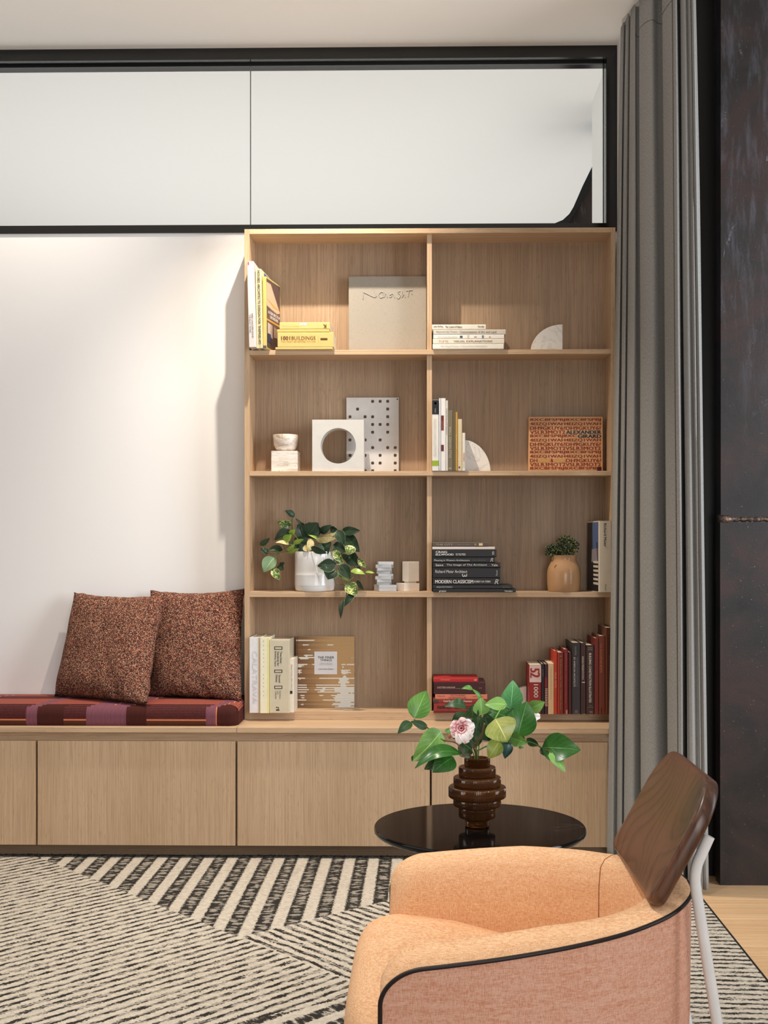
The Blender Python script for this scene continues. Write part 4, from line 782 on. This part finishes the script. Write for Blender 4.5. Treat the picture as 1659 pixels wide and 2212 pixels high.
BQ = [(A_, (280, 585, -.02), (452, 200, 0), 270, 'mid', .1, .05), (A_, (470, 715, -.02), (235, 625, -.03), 105, 'shade', .3, .0), (A_, (250, 640, -.03), (55, 800, -.05), 120, 'shade', .2, .2), (A_, (660, 760, -.02), (262, 1175, -.06), 320, 'light', -.35, .1), (A_, (940, 1075, -.03), (293, 1275, -.08), 215, 'deep', .7, .22), (A_, (830, 1120, -.04), (535, 1335, -.07), 260, 'deep', .2, .15), (A_, (700, 1160, -.04), (422, 1292, -.04), 150, 'shade', .3, .1), (A_, (800, 775, .0), (700, 755, -.01), 80, 'mid', .2, .1), (A_, (300, 1100, -.05), (255, 1180, -.05), 60, 'shade', .2, .1),
      (A_, (1210, 360, .01), (1080, 175, .0), 60, 'mid', .5, .15), (A_, (1090, 180, .0), (930, 178, -.01), 60, 'mid', .3, .25), (A_, (1212, 540, .0), (1200, 300, .0), 200, 'light', .1, .06), (A_, (1010, 440, -.01), (690, 425, -.03), 130, 'shade', .4, .3), (A_, (1080, 590, .0), (1100, 385, .0), 150, 'shade', .1, .08), (A_, (1050, 560, .02), (790, 720, .02), 230, 'shade', .2, .1),
      (B_, (540, 395, -.03), (235, 395, -.03), 160, 'light', .2, .1), (B_, (590, 455, .03), (625, 60, .02), 260, 'bluegreen', .1, .08), (B_, (380, 590, -.07), (545, 915, -.08), 380, 'gold', -.15, .08), (B_, (690, 840, -.03), (820, 350, -.01), 350, 'deep', -.1, .06), (B_, (840, 450, .0), (1066, 355, -.01), 165, 'light', .4, .1), (B_, (620, 600, .0), (240, 470, .01), 190, 'deep', .2, .1), (B_, (600, 850, -.05), (832, 925, -.07), 150, 'mid', .3, .15), (B_, (815, 860, .0), (985, 965, .01), 100, 'shade', .5, .1), (B_, (1025, 985, .0), (1560, 1022, -.03), 330, 'deep', -.1, .1), (B_, (1130, 1050, -.02), (1345, 1330, -.04), 140, 'light', -.3, .1), (B_, (1010, 990, .01), (1095, 1110, .01), 80, 'shade', .2, .1),
      (B_, (440, 900, -.05), (285, 1140, -.06), 190, 'olive', .0, .1), (B_, (720, 960, -.02), (300, 890, -.04), 130, 'shade', .6, .2), (B_, (590, 930, -.01), (512, 1145, -.02), 130, 'teal', .4, .08), (B_, (700, 985, .0), (780, 985, .0), 28, 'mid', .2, .1),
      (A_, (1000, 900, .02), (880, 640, .03), 220, 'shade', .1, .05), (B_, (300, 700, .03), (420, 430, .04), 240, 'shade', .1, .05), (B_, (480, 860, .01), (560, 640, .02), 260, 'deep', .0, .05), (A_, (1130, 900, .01), (1150, 640, .02), 260, 'shade', .1, .05), (B_, (640, 560, .03), (540, 300, .04), 180, 'shade', .1, .05),
      (B_, (180, 900, .03), (130, 540, .05), 330, 'shade', .1, .05), (B_, (330, 900, .02), (230, 540, .03), 300, 'shade', .1, .05), (B_, (60, 1000, .02), (60, 640, .04), 240, 'shade', .1, .05), (B_, (-80, 1000, .03), (40, 1130, .0), 150, 'shade', .1, .05), (B_, (560, 960, .02), (440, 760, .02), 260, 'shade', .1, .05), (B_, (620, 900, .02), (690, 700, .02), 240, 'deep', .1, .05), (A_, (950, 1100, .02), (1040, 900, .03), 180, 'shade', .1, .05)]
random.seed(9)
for F_, b, t_, w_, kd, tw_, dr in BQ: leaf(bq, F_(*b), F_(*t_), w_*px*1.22, kd, tw_, dr, random.uniform(.08, .28), .40, 12, .012)
def S_(pts, r=.0017, col=(118, 92, 60)): part(bq, 'stem', tb(pts, r, 6, 5), plain(col, .55), True)
foot = Vector((xv, YV, ZT+.03))
S_([foot+Vector((-.004, 0, 0)), A_(1080, 1150, 0), A_(960, 1090, -.03), A_(870, 930, -.03), A_(650, 870, -.03), A_(470, 715, -.02), A_(280, 600, -.02)])
S_([foot+Vector((.004, .004, 0)), A_(1140, 1140, 0), A_(1110, 980, -.02), A_(1210, 830, -.04), A_(1255, 655, -.05)], .0022)
GR = (84, 122, 56)
S_([foot, A_(1120, 1140, -.01), A_(980, 950, -.04), A_(820, 850, -.05)], .0016, GR); S_([foot+Vector((.002, -.004, 0)), A_(1150, 1080, -.01), A_(1040, 850, -.04), A_(950, 740, -.05)], .0016, GR)
S_([foot+Vector((.006, 0, 0)), B_(130, 1120, 0), B_(180, 1010, 0), B_(420, 930, 0), B_(840, 910, .0), B_(1030, 1000, .0)], .0018, GR); S_([B_(1030, 1000, .0), B_(1140, 1050, -.02), B_(1160, 1075, -.02)], .0014)
S_([B_(380, 590, -.06), B_(470, 440, -.04), B_(540, 395, -.03)], .0013, (150, 176, 90)); S_([foot+Vector((0, .006, 0)), B_(110, 1100, .01), B_(200, 820, .02), B_(400, 620, .02), B_(590, 460, .03)], .0016, GR)
S_([foot+Vector((0, .005, 0)), B_(150, 1100, .02), B_(170, 800, .02), B_(180, 560, .01), A_(1212, 540, .0)], .0014, GR)
# rose
rose = NT('rose_petal'); n_ = rose.noise(rose.obj(), 90, 3); uvq = rose.xyz(rose.n('ShaderNodeTexCoord').outputs['UV'])
pink = rose.out(rose.mix(rose.step(rose.math('ADD', uvq[1], rose.math('MULTIPLY', n_, .5)), .70, 1.25), (196, 74, 92), (244, 214, 212)), .5, 0, .25)
wp = NT('white_petal'); n_ = wp.noise(wp.obj(), 60, 2); wpm = wp.out(wp.mix(wp.step(n_, .58, .7), (246, 238, 236), (232, 170, 176)), .5, 0, .25)
RC = A_(935, 725, -.055); fwd = Vector((-.1, -.95, .25)).normalized(); rx_ = Vector((1, 0, 0)); rz_ = fwd.cross(rx_)*-1
rz_ = Vector((0, .25, .95)).normalized()
random.seed(21)
def petal(ang, r0, L, W, openn, mat):
    d = rx_*math.cos(ang)+rz_*math.sin(ang); s_ = rx_*-math.sin(ang)+rz_*math.cos(ang); bm = bmesh.new(); uvl = bm.loops.layers.uv.new('UVMap'); rows = []; uvs = {}; ph = random.random()*6
    for i in range(6):
        t = i/5; a = openn*t; row = []
        for j in range(-3, 4):
            q = j/3; wv = W*.5*(math.sin(PI*(.18+.62*t)))**.8*(1 if t < 1 else .82)
            p = RC+d*(r0+L*(math.sin(a)*t*.9+.1*t))+fwd*(L*math.cos(a)*t*.75-.004)+s_*(q*wv)-d*(.25*wv*q*q)*(1-t*.4)+fwd*(.15*wv*q*q+.0015*math.sin(ph+5*q)*t)
            vv = bm.verts.new(p); row.append(vv); uvs[vv] = (q*.5+.5, t)
        rows.append(row)
    for A, B in zip(rows, rows[1:]):
        for k in range(6):
            f = bm.faces.new((A[k], A[k+1], B[k+1], B[k]))
            for lp in f.loops: lp[uvl].uv = uvs[lp.vert]
    return bm
rs = 1.0
for ring, (cnt, r0, L, W, op, m) in enumerate(((5, .001, .011, .010, .25, pink), (6, .003, .014, .014, .55, pink), (7, .005, .017, .017, .9, pink), (7, .007, .020, .021, 1.25, pink))):
    for k in range(cnt): part(bq, 'rose_petal', petal(2*PI*k/cnt+ring*.5+random.uniform(-.15, .15), r0, L, W, op, m), m, True)
for ang, L in ((-1.75, .029), (-1.2, .030), (-.75, .027), (-.2, .024), (.25, .026), (.7, .023), (-2.5, .022), (3.0, .021)):
    part(bq, 'rose_petal', petal(ang, .006, L, .023, 1.4, wpm), wpm if ang > -2.4 and ang < 2 else pink, True, label='outer petal')
bd = A_(775, 835, -.045); bm = bmesh.new(); bmesh.ops.create_icosphere(bm, subdivisions=2, radius=1, matrix=Matrix.Translation(bd) @ Matrix.Diagonal((.0036, .0036, .0052, 1)))
part(bq, 'rose_bud', bm, plain((176, 96, 76), .5), True)
cp = A_(1345, 0, 0); q = B_(880, 560, .02)
RC = q
for k in range(5): part(bq, 'rose_petal', petal(2*PI*k/5, .002, .02, .02, 1.2, wpm), wpm, True, label='petal of a second flower hidden behind leaves')

# ------------------------------------------------------------------ rug
t = NT('rug_weave'); uv = t.n('ShaderNodeTexCoord').outputs['UV']
jn = t.n('ShaderNodeTexNoise'); t.put(jn.inputs['Vector'], uv); jn.inputs['Scale'].default_value = 170; jn.inputs['Detail'].default_value = 2
js = t.n('ShaderNodeSeparateColor'); t.put(js.inputs[0], jn.outputs['Color']); q = t.xyz(uv)
X = t.math('ADD', q[0], t.math('MULTIPLY', t.math('SUBTRACT', js.outputs[0], .5), .021)); Y = t.math('ADD', q[1], t.math('MULTIPLY', t.math('SUBTRACT', js.outputs[1], .5), .021))
p = t.math('ADD', X, .51); r = t.math('SUBTRACT', Y, 3.25)
sp = t.math('ADD', p, r); sm = t.math('SUBTRACT', r, p)              # p+r , r-p
def cmp_(op, a, b=0.0): return t.math(op, a, b)
def nz(sx, sy, rot, scale, det=2, seed=0):
    mp = t.n('ShaderNodeMapping'); mp.inputs['Rotation'].default_value = (0, 0, rot); mp.inputs['Scale'].default_value = (sx, sy, 1); mp.inputs['Location'].default_value = (seed, seed*.7, 0)
    m1 = t.n('ShaderNodeMapping'); t.put(m1.inputs[0], uv); m1.inputs['Rotation'].default_value = (0, 0, rot); t.put(mp.inputs[0], m1.outputs[0]); mp.inputs['Rotation'].default_value = (0, 0, 0)
    return t.noise(mp.outputs[0], scale, det, .6)
def stripes(coord, per, wid, ns, lo, hi):
    f = t.math('ABSOLUTE', t.math('SUBTRACT', t.math('FRACT', t.math('MULTIPLY', coord, 1/per)), .5))
    wv = t.math('ADD', wid, t.math('MULTIPLY', t.math('SUBTRACT', ns, .5), wid*2.2))
    d = t.step(t.math('SUBTRACT', wv, f), -.03, .06); return t.math('MULTIPLY', d, t.math('ADD', .36, t.math('MULTIPLY', t.step(ns, lo, hi), .64)))
A1 = stripes(t.math('MULTIPLY', sm, .70711), .0335, .205, nz(13, 50, -PI/4, 1.6, 3), .43, .55)
C1 = stripes(t.math('MULTIPLY', sp, .70711), .0335, .22, nz(13, 50, PI/4, 1.6, 3, 4), .40, .53)
E1 = stripes(t.math('ADD', Y, t.math('MULTIPLY', X, .05)), .030, .205, nz(13, 50, 0, 1.6, 3, 8), .42, .54)
fb = t.math('ABSOLUTE', t.math('SUBTRACT', t.math('FRACT', t.math('ADD', t.math('MULTIPLY', X, 1/.0816), .62)), .5))
bar = t.step(fb, .20, .25); mot = nz(26, 60, 0, 1.0, 4, 2); B1 = t.math('MULTIPLY', bar, t.step(t.math('ADD', mot, t.math('MULTIPLY', t.step(fb, .42, .26), .10)), .42, .54)); B0 = t.math('MULTIPLY', bar, .45)
B1 = t.math('MAXIMUM', B1, B0); B1 = t.math('MAXIMUM', B1, t.math('MULTIPLY', t.step(nz(30, 140, 0, 1.3, 3, 3), .6, .68), .5))
isB = t.math('MULTIPLY', cmp_('GREATER_THAN', sp), cmp_('GREATER_THAN', t.math('SUBTRACT', r, t.math('MULTIPLY', p, .87))))
isC = t.math('MULTIPLY', t.math('MULTIPLY', cmp_('GREATER_THAN', sp), t.math('SUBTRACT', 1.0, isB)), 1.0)
isE = cmp_('GREATER_THAN', t.math('ADD', X, t.math('MULTIPLY', t.math('SUBTRACT', 3.4, Y), .25)), .62)
isD = cmp_('GREATER_THAN', t.math('SUBTRACT', t.math('MULTIPLY', t.math('ADD', X, .35), .65), t.math('SUBTRACT', Y, 2.71)))
isD = t.math('MULTIPLY', isD, t.math('SUBTRACT', 1.0, isE))
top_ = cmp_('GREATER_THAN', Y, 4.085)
dark = A1
def lerp(a, b, f): return t.math('ADD', t.math('MULTIPLY', a, t.math('SUBTRACT', 1.0, f)), t.math('MULTIPLY', b, f))
f2 = t.math('ABSOLUTE', t.math('SUBTRACT', t.math('FRACT', t.math('MULTIPLY', sm, 1/.1)), .5)); D1 = t.math('MULTIPLY', t.step(f2, .2, .26), t.step(nz(30, 75, PI/4, 1.0, 4, 6), .36, .52))
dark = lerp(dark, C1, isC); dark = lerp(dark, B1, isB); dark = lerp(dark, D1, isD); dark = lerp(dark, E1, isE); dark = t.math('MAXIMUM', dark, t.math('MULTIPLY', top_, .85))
fz = nz(1, 1, 0, 420, 2, 1); f3 = nz(1, 1, 0, 60, 3, 5)
base = t.mix(t.step(f3, .35, .65), (209, 199, 184), (191, 182, 168)); base = t.mix(t.math('MULTIPLY', t.step(fz, .42, .7), .35), base, (166, 153, 134))
col = t.mix(t.math('MULTIPLY', dark, .97), base, (38, 35, 33))
t.bump(t.math('ADD', t.math('MULTIPLY', fz, .7), t.math('MULTIPLY', dark, -.8)), .8, .004)
rugm = t.out(col, .95, 0, .05)
RXR = at(1532, 1962, 3.56).x
rug = thing('rug', 'large cream rug with broken black stripes in diamond zones under the armchair', 'rug', (-.6, 3.0, 0))
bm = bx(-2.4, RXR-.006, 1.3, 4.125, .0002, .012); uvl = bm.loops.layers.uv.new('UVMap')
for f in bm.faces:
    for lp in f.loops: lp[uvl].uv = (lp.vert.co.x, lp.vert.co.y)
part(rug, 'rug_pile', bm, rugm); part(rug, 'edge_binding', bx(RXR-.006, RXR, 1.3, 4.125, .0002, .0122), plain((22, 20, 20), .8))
# loose pile tufts along the back edge
random.seed(4); bm = bmesh.new()
for i in range(1500):
    x = -2.0+2.8*random.random(); y_ = 4.122-.02*random.random(); h = .002+.006*random.random()*random.random(); a = random.random()*PI
    w_ = .003; d = Vector((math.cos(a), math.sin(a), 0))*w_; p0 = Vector((x, y_, .0115)); tp = p0+Vector((random.uniform(-.004, .004), random.uniform(-.003, .001), h))
    v = [bm.verts.new(p0-d), bm.verts.new(p0+d), bm.verts.new(tp)]; bm.faces.new(v)
part(rug, 'pile_tufts', bm, plain((44, 40, 37), .95), kind='stuff')

# ------------------------------------------------------------------ curtain
TOP = [(1341, 4.195), (1352, 4.13), (1362, 4.06), (1381, 3.97), (1430, 3.86), (1468, 3.76), (1483, 3.745), (1490, 3.735)]
BOT = [(1311, 4.045), (1330, 4.02), (1346, 3.985), (1384, 3.925), (1443, 3.84), (1486, 3.735), (1509, 3.725), (1519, 3.72)]
ENDT, ENDB = (1496, 3.73), (1528, 3.715)
BULGE = [1, 1, 1.1, 1.5, 2.5, .5, .4, .4]
def plan(pts, end):
    P = [Vector((at(x, 1000, y).x, y)) for x, y in pts]; out = []
    for i, p_ in enumerate(P):
        nx = P[i+1] if i+1 < len(P) else Vector((at(end[0], 1000, end[1]).x, end[1]))
        out.append(p_)
        gap = nx.x-p_.x
        out.append(Vector((p_.x+gap*.18, p_.y-.030*BULGE[i]))); out.append(Vector((p_.x+gap*.55, p_.y-.046*BULGE[i]))); out.append(Vector((p_.x+gap*1.0, p_.y-.028*BULGE[i])))
        if i+1 < len(P): out.append(Vector((nx.x+.018, p_.y*.6+nx.y*.4))); out.append(Vector((nx.x+.008, nx.y+.008)))
    return out
pt_, pb_ = plan(TOP, ENDT), plan(BOT, ENDB)
cst, csb = smoothpts([(p_.x, p_.y, 0) for p_ in pt_], 7), smoothpts([(p_.x, p_.y, 0) for p_ in pb_], 7)
zt_, zb_ = ZC-.028, .018; NZ = 60; bm = bmesh.new(); grid = []; uvl = bm.loops.layers.uv.new('UVMap'); uvs = {}
for k in range(NZ+1):
    s_ = k/NZ; z = zt_+(zb_-zt_)*s_; e = s_**.85; row = []
    for i, (a, b) in enumerate(zip(cst, csb)):
        p_ = a.lerp(b, e); wob = .004*mnoise.noise((i*.11, s_*2.2, 3))*min(1, 4*s_)
        pinch = 1.0
        v = bm.verts.new((p_.x+wob, p_.y+.3*wob, z)); row.append(v); uvs[v] = (i*.012, z)
    grid.append(row)
for A, B in zip(grid, grid[1:]):
    for i in range(len(A)-1):
        f = bm.faces.new((A[i], A[i+1], B[i+1], B[i]))
        for lp in f.loops: lp[uvl].uv = uvs[lp.vert]
ct = NT('grey_linen_curtain'); uv = ct.n('ShaderNodeTexCoord').outputs['UV']
def mpn(sx, sy, sc_, det=2):
    m1 = ct.n('ShaderNodeMapping'); ct.put(m1.inputs[0], uv); m1.inputs['Scale'].default_value = (sx, sy, 1); return ct.noise(m1.outputs[0], sc_, det, .6)
k1, k2, k3 = mpn(1, .15, 700), mpn(.15, 1, 700), mpn(1, 1, 420)
kk = ct.math('ADD', ct.math('MULTIPLY', ct.math('ADD', k1, k2), .35), ct.math('MULTIPLY', k3, .3)); ct.bump(kk, .25, .0006)
ctm = ct.out(ct.mix(ct.step(kk, .38, .62), (121, 120, 117), (174, 172, 169)), .9, 0, .1)
cur = thing('curtain', 'floor length grey curtain gathered in folds between bookcase and steel column', 'curtain', (at(1420, 1900, 3.9).x, 3.9, .018))
o = part(cur, 'curtain_cloth', bm, ctm, True); md = o.modifiers.new('thickness', 'SOLIDIFY'); md.thickness = .003
# seam and header lines as narrow folded strips
def strip(idx, name, off=.0016, w=.0016):
    bm = bmesh.new(); tube(bm, [Vector(grid[k][idx].co) if False else SEAM[(k, idx)]+Vector((-.0005, -off, 0)) for k in range(NZ+1)], w, 5); part(cur, name, bm, plain((104, 99, 93), .9), True)
SEAM = {}; SI = 4*42+10
for k in range(NZ+1):
    s_ = k/NZ; z = zt_+(zb_-zt_)*s_; e = s_**.85
    for i in (SI,):
        p_ = cst[i].lerp(csb[i], e); wob = .004*mnoise.noise((i*.11, s_*2.2, 3))*min(1, 4*s_); SEAM[(k, i)] = Vector((p_.x+wob, p_.y+.3*wob, z))
strip(SI, 'side_seam')
hem = [Vector((a.lerp(b, .03).x, a.lerp(b, .03).y-.0022, zt_-.105)) for a, b in zip(cst, csb)]
part(cur, 'header_seam', tb(hem, .0009, 5), plain((92, 88, 84), .9), True)
s = setting('trim_2', label='slim ceiling track of the curtain')
part(s, 'curtain_track', prism([(at(1346, 0, 4.19).x-.004, 4.19), (at(1480, 0, 3.70).x-.004, 3.70), (at(1480, 0, 3.70).x+.016, 3.70), (at(1346, 0, 4.19).x+.016, 4.19)], 'Z', ZC-.02, ZC-.0002), plain((196, 192, 188), .5))

# ------------------------------------------------------------------ armchair
YCH = 2.08
half = [(-.066, .302), (-.062, .302), (-.055, .3022), (-.045, .3025), (-.03, .3028), (.0, .303), (.06, .300), (.12, .294), (.19, .281), (.25, .264), (.31, .239), (.358, .207), (.40, .168), (.433, .119), (.456, .062), (.463, .0)]
def rimz(x):
    z = .450+(x+.03)*.105; d = x+.066; rr_ = .066
    if d < rr_: z -= .9*(rr_-math.sqrt(max(0, rr_*rr_-(rr_-d)**2)))*.85
    return z
hp = smoothpts([(x, h, 0) for x, h in half], 12)
path = [Vector((p_.x, YCH+p_.y)) for p_ in hp]+[Vector((p_.x, YCH-p_.y)) for p_ in reversed(hp[:-1])]
NP = len(path); nor = []
for i in range(NP):
    tg = (path[min(i+1, NP-1)]-path[max(i-1, 0)]).normalized(); nv = Vector((-tg.y, tg.x))
    if nv.dot(path[i]-Vector((.1, YCH))) < 0: nv = -nv
    nor.append(nv)
fab = NT('orange_weave'); v = fab.obj(); f1 = fab.noise(fab.obj((.14, .14, 1)), 900, 2, .6); f2 = fab.noise(fab.obj((1, 1, .14)), 900, 2, .6); f3 = fab.noise(fab.obj((.2, .2, 1.4)), 90, 3, .6)
kk = fab.math('ADD', fab.math('MULTIPLY', fab.math('ADD', f1, f2), .44), fab.math('MULTIPLY', f3, .12))
cc = fab.mix(fab.step(kk, .34, .64), (222, 159, 112), (249, 210, 168)); fab.bump(kk, .35, .0008)
fabm = fab.out(cc, .85, 0, .15)
f_ = NT('salmon_weave'); f1 = f_.noise(f_.obj((.10, .10, 1)), 900, 2, .6); f2 = f_.noise(f_.obj((1, 1, .14)), 900, 2, .6); f3 = f_.noise(f_.obj((.16, .16, 1.4)), 90, 3, .6)
kk = f_.math('ADD', f_.math('MULTIPLY', f_.math('ADD', f1, f2), .40), f_.math('MULTIPLY', f3, .2)); f_.bump(kk, .35, .0008)
fabo = f_.out(f_.mix(f_.step(kk, .34, .64), (204, 136, 104), (234, 190, 168)), .85, 0, .15)
chair = thing('armchair', 'low orange upholstered armchair with walnut backrest panel and white legs in the foreground', 'chair', (.2, YCH, .0125))
def sect(i, T=.074):
    pz = rimz(path[i].x); n = nor[i]; b = path[i]
    def g(d, z): return Vector((b.x-n.x*d, b.y-n.y*d, z))
    e = min(1, (path[i].x+.066)/.05); T_ = T*(.55+.45*math.sqrt(max(0, 1-(1-e)**2)))
    outer = [g(.020, .115), g(.008, .2), g(.002, .30), g(0, pz-.03), g(0, pz)]
    ck = 1-.62*min(1, max(0, (b.x-.2)/.16))
    inner = [g(.001, pz+.003), g(.006, pz+.003+.011*ck), g(T_*.28, pz+.003+.021*ck), g(T_*.52, pz+.003+.023*ck), g(T_*.78, pz+.002+.016*ck), g(T_*.97, pz-.004), g(T_*1.04, pz-.04), g(T_*1.06, .33), g(T_*1.06, .20)]
    return outer, inner
secs = [sect(i) for i in range(NP)]
def skin(rowsets, cap=True):
    bm = bmesh.new(); rows = [[bm.verts.new(p_) for p_ in r_] for r_ in rowsets]
    for A, B in zip(rows, rows[1:]):
        for k in range(len(A)-1): bm.faces.new((A[k], A[k+1], B[k+1], B[k]))
    if cap: bm.faces.new(rows[0]); bm.faces.new(rows[-1])
    return bm
bm = skin([s_[0] for s_ in secs], False)
part(chair, 'outer_panel', bm, fabo, True, label='salmon woven outer side of the shell')
bm = skin([s_[1] for s_ in secs], False)
# closed arm fronts
for s_, dx in ((secs[0], -1), (secs[-1], -1)):
    o_, i_ = s_; ring = o_+i_; cen = sum(ring, Vector())/len(ring)+Vector((-.004, 0, 0)); vs = [bm.verts.new(p_) for p_ in ring]; c0 = bm.verts.new(cen)
    for a, b in zip(vs, vs[1:]+vs[:1]): bm.faces.new((a, b, c0))
part(chair, 'inner_upholstery', bm, fabm, 50)
pip = [secs[0][0][0], secs[0][0][2], secs[0][0][3]]+[s_[0][4] for s_ in secs]+[secs[-1][0][3], secs[-1][0][2], secs[-1][0][0]]
part(chair, 'piping', tb([p_ for p_ in pip], .0036, 8), plain((38, 28, 28), .45), True, label='dark brown piping')
for ii in (12*11+6,):
    part(chair, 'seam', tb([p_+Vector((-.0006, 0, 0)) for p_ in secs[ii][1][2:8]], .0007, 5), plain((150, 88, 52), .8), True)
# underside so the shell is closed
part(chair, 'base_board', prism([(p_.x-n_.x*.02, p_.y-n_.y*.02) for p_, n_ in zip(path, nor)], 'Z', .115, .13), blackm)
# seat cushion
prf = [(-.096, .125), (-.120, .20), (-.131, .27), (-.131, .315), (-.122, .348), (-.104, .368), (-.072, .377), (-.03, .378), (.04, .371), (.12, .360), (.2, .348), (.28, .338), (.34, .332)]
prf = smoothpts([(x, 0, z) for x, z in prf], 4); rows = []; NV = 28
for j in range(NV+1):
    v_ = -1+2*j/NV; ev = abs(v_)**6; row = []
    for p_ in prf:
        hw_ = .250 if p_.x < .06 else .250-(p_.x-.06)*.42
        if p_.x < -.062: hw_ = .262
        elif p_.x < -.04: hw_ = .262-(p_.x+.062)/.022*.012
        row.append(Vector((p_.x+(.028*ev if p_.x < .0 else 0), YCH+v_*hw_*1.0, p_.z-.018*ev*(1 if p_.z > .2 else 0)+.006*(1-v_*v_))))
    rows.append(row)
bm = skin(rows, True); part(chair, 'seat_cushion', bm, fabm, 60)
# walnut backrest panel
wal = NT('walnut'); v = wal.obj(rot=(.25, .55, .2)); zx = wal.xyz(wal.obj(rot=(.25, -.45, .35)))
wv = wal.noise(v, 3.0, 1, .4, .3); rg = wal.math('ADD', wal.math('MULTIPLY', zx[1], 7.0), wal.math('MULTIPLY', wv, 5.0)); fr = wal.math('FRACT', wal.math('MULTIPLY', rg, 5.5)); fine = wal.noise(wal.obj((1, 1, .08), (.3, .5, 0)), 160, 3)
cc = wal.mix(wal.step(wv, .35, .68), (112, 74, 52), (70, 48, 37)); cc = wal.mix(wal.math('MULTIPLY', wal.step(fr, .5, .98), .42), cc, (52, 34, 26)); cc = wal.mix(wal.math('MULTIPLY', wal.step(fine, .5, .7), .3), cc, (132, 90, 64))
walm = wal.out(cc, .30, 0, .45)
def pan(v_, w_): return Vector((.366+.106*w_+.018*(1-v_*v_)*(1-.6*w_), YCH+.004+v_*.190, .506+.190*w_+.016*(1-v_*v_)*w_**2+.014*(1-v_*v_)*(1-w_)))
def outline(n=96):
    pts = []; rt, rb = .36, .20
    def arc(cx_, cy_, rx, ry, a0, a1):
        for k in range(n//8): a = a0+(a1-a0)*k/(n//8-1); pts.append((cx_+rx*math.cos(a), cy_+ry*math.sin(a)))
    arc(1-.36, 1-.34, .36, .34, 0, PI/2); arc(-1+.36, 1-.34, .36, .34, PI/2, PI); arc(-1+.18, .13, .18, .13, PI, 1.5*PI); arc(1-.18, .13, .18, .13, 1.5*PI, 2*PI)
    return pts
ol = outline(); bm = bmesh.new(); lay = {}
def pnorm(v_, w_):
    e = .01; a = pan(v_+e, w_)-pan(v_-e, w_); b = pan(v_, w_+e)-pan(v_, w_-e); return a.cross(b).normalized()
TH = .0135; prv = None; first = None
shells = [(sc_, 1.0) for sc_ in (.02, .2, .4, .6, .78, .9, .95)]+[(.978, .93), (.994, .7), (1.0, .3), (1.0, -.3), (.994, -.7), (.978, -.93)]+[(sc_, -1.0) for sc_ in (.95, .9, .78, .6, .4, .2, .02)]
rings = []
for sc_, th in shells:
    rg_ = []
    for (v_, w_) in ol:
        vv, ww = v_*sc_, .5+(w_-.5)*sc_; rg_.append(bm.verts.new(pan(vv, ww)+pnorm(vv, ww)*TH*th))
    rings.append(rg_)
for A, B in zip(rings, rings[1:]):
    for k in range(len(A)): bm.faces.new((A[k], A[(k+1) % len(A)], B[(k+1) % len(A)], B[k]))
bm.faces.new(rings[0]); bm.faces.new(rings[-1])
part(chair, 'backrest', bm, walm, True, label='curved walnut backrest panel')
whm = plain((246, 245, 244), .35)
for sd in (-1, 1):
    yb = YCH+sd*.152; P0 = at(1531, 1806, YCH-.152); P1 = at(1496, 1884, YCH-.152); P2 = at(1548, 2212, YCH-.152)
    def my(p_): return Vector((p_.x+.001, yb, p_.z))
    dirn = my(P2)-my(P1); foot_ = my(P1)+dirn*((.0158-P1.z)/dirn.z)
    a, b = my(P0), my(P1); pts = [a, a.lerp(b, .55)]
    for k in range(7):
        q_ = k/6; c1 = b+(a-b).normalized()*.022; c2 = b+dirn.normalized()*.03; pts.append(c1*(1-q_)**2+b*2*q_*(1-q_)+c2*q_*q_)
    pts.append(foot_); part(chair, 'rear_leg', tb(pts, .0092, 16), whm, 50, label='white steel rear leg')
    part(chair, 'front_leg', tb([(.0, YCH+sd*.235, .125), (-.03, YCH+sd*.25, .0158)], .0092, 16), whm, 50, label='white steel front leg')
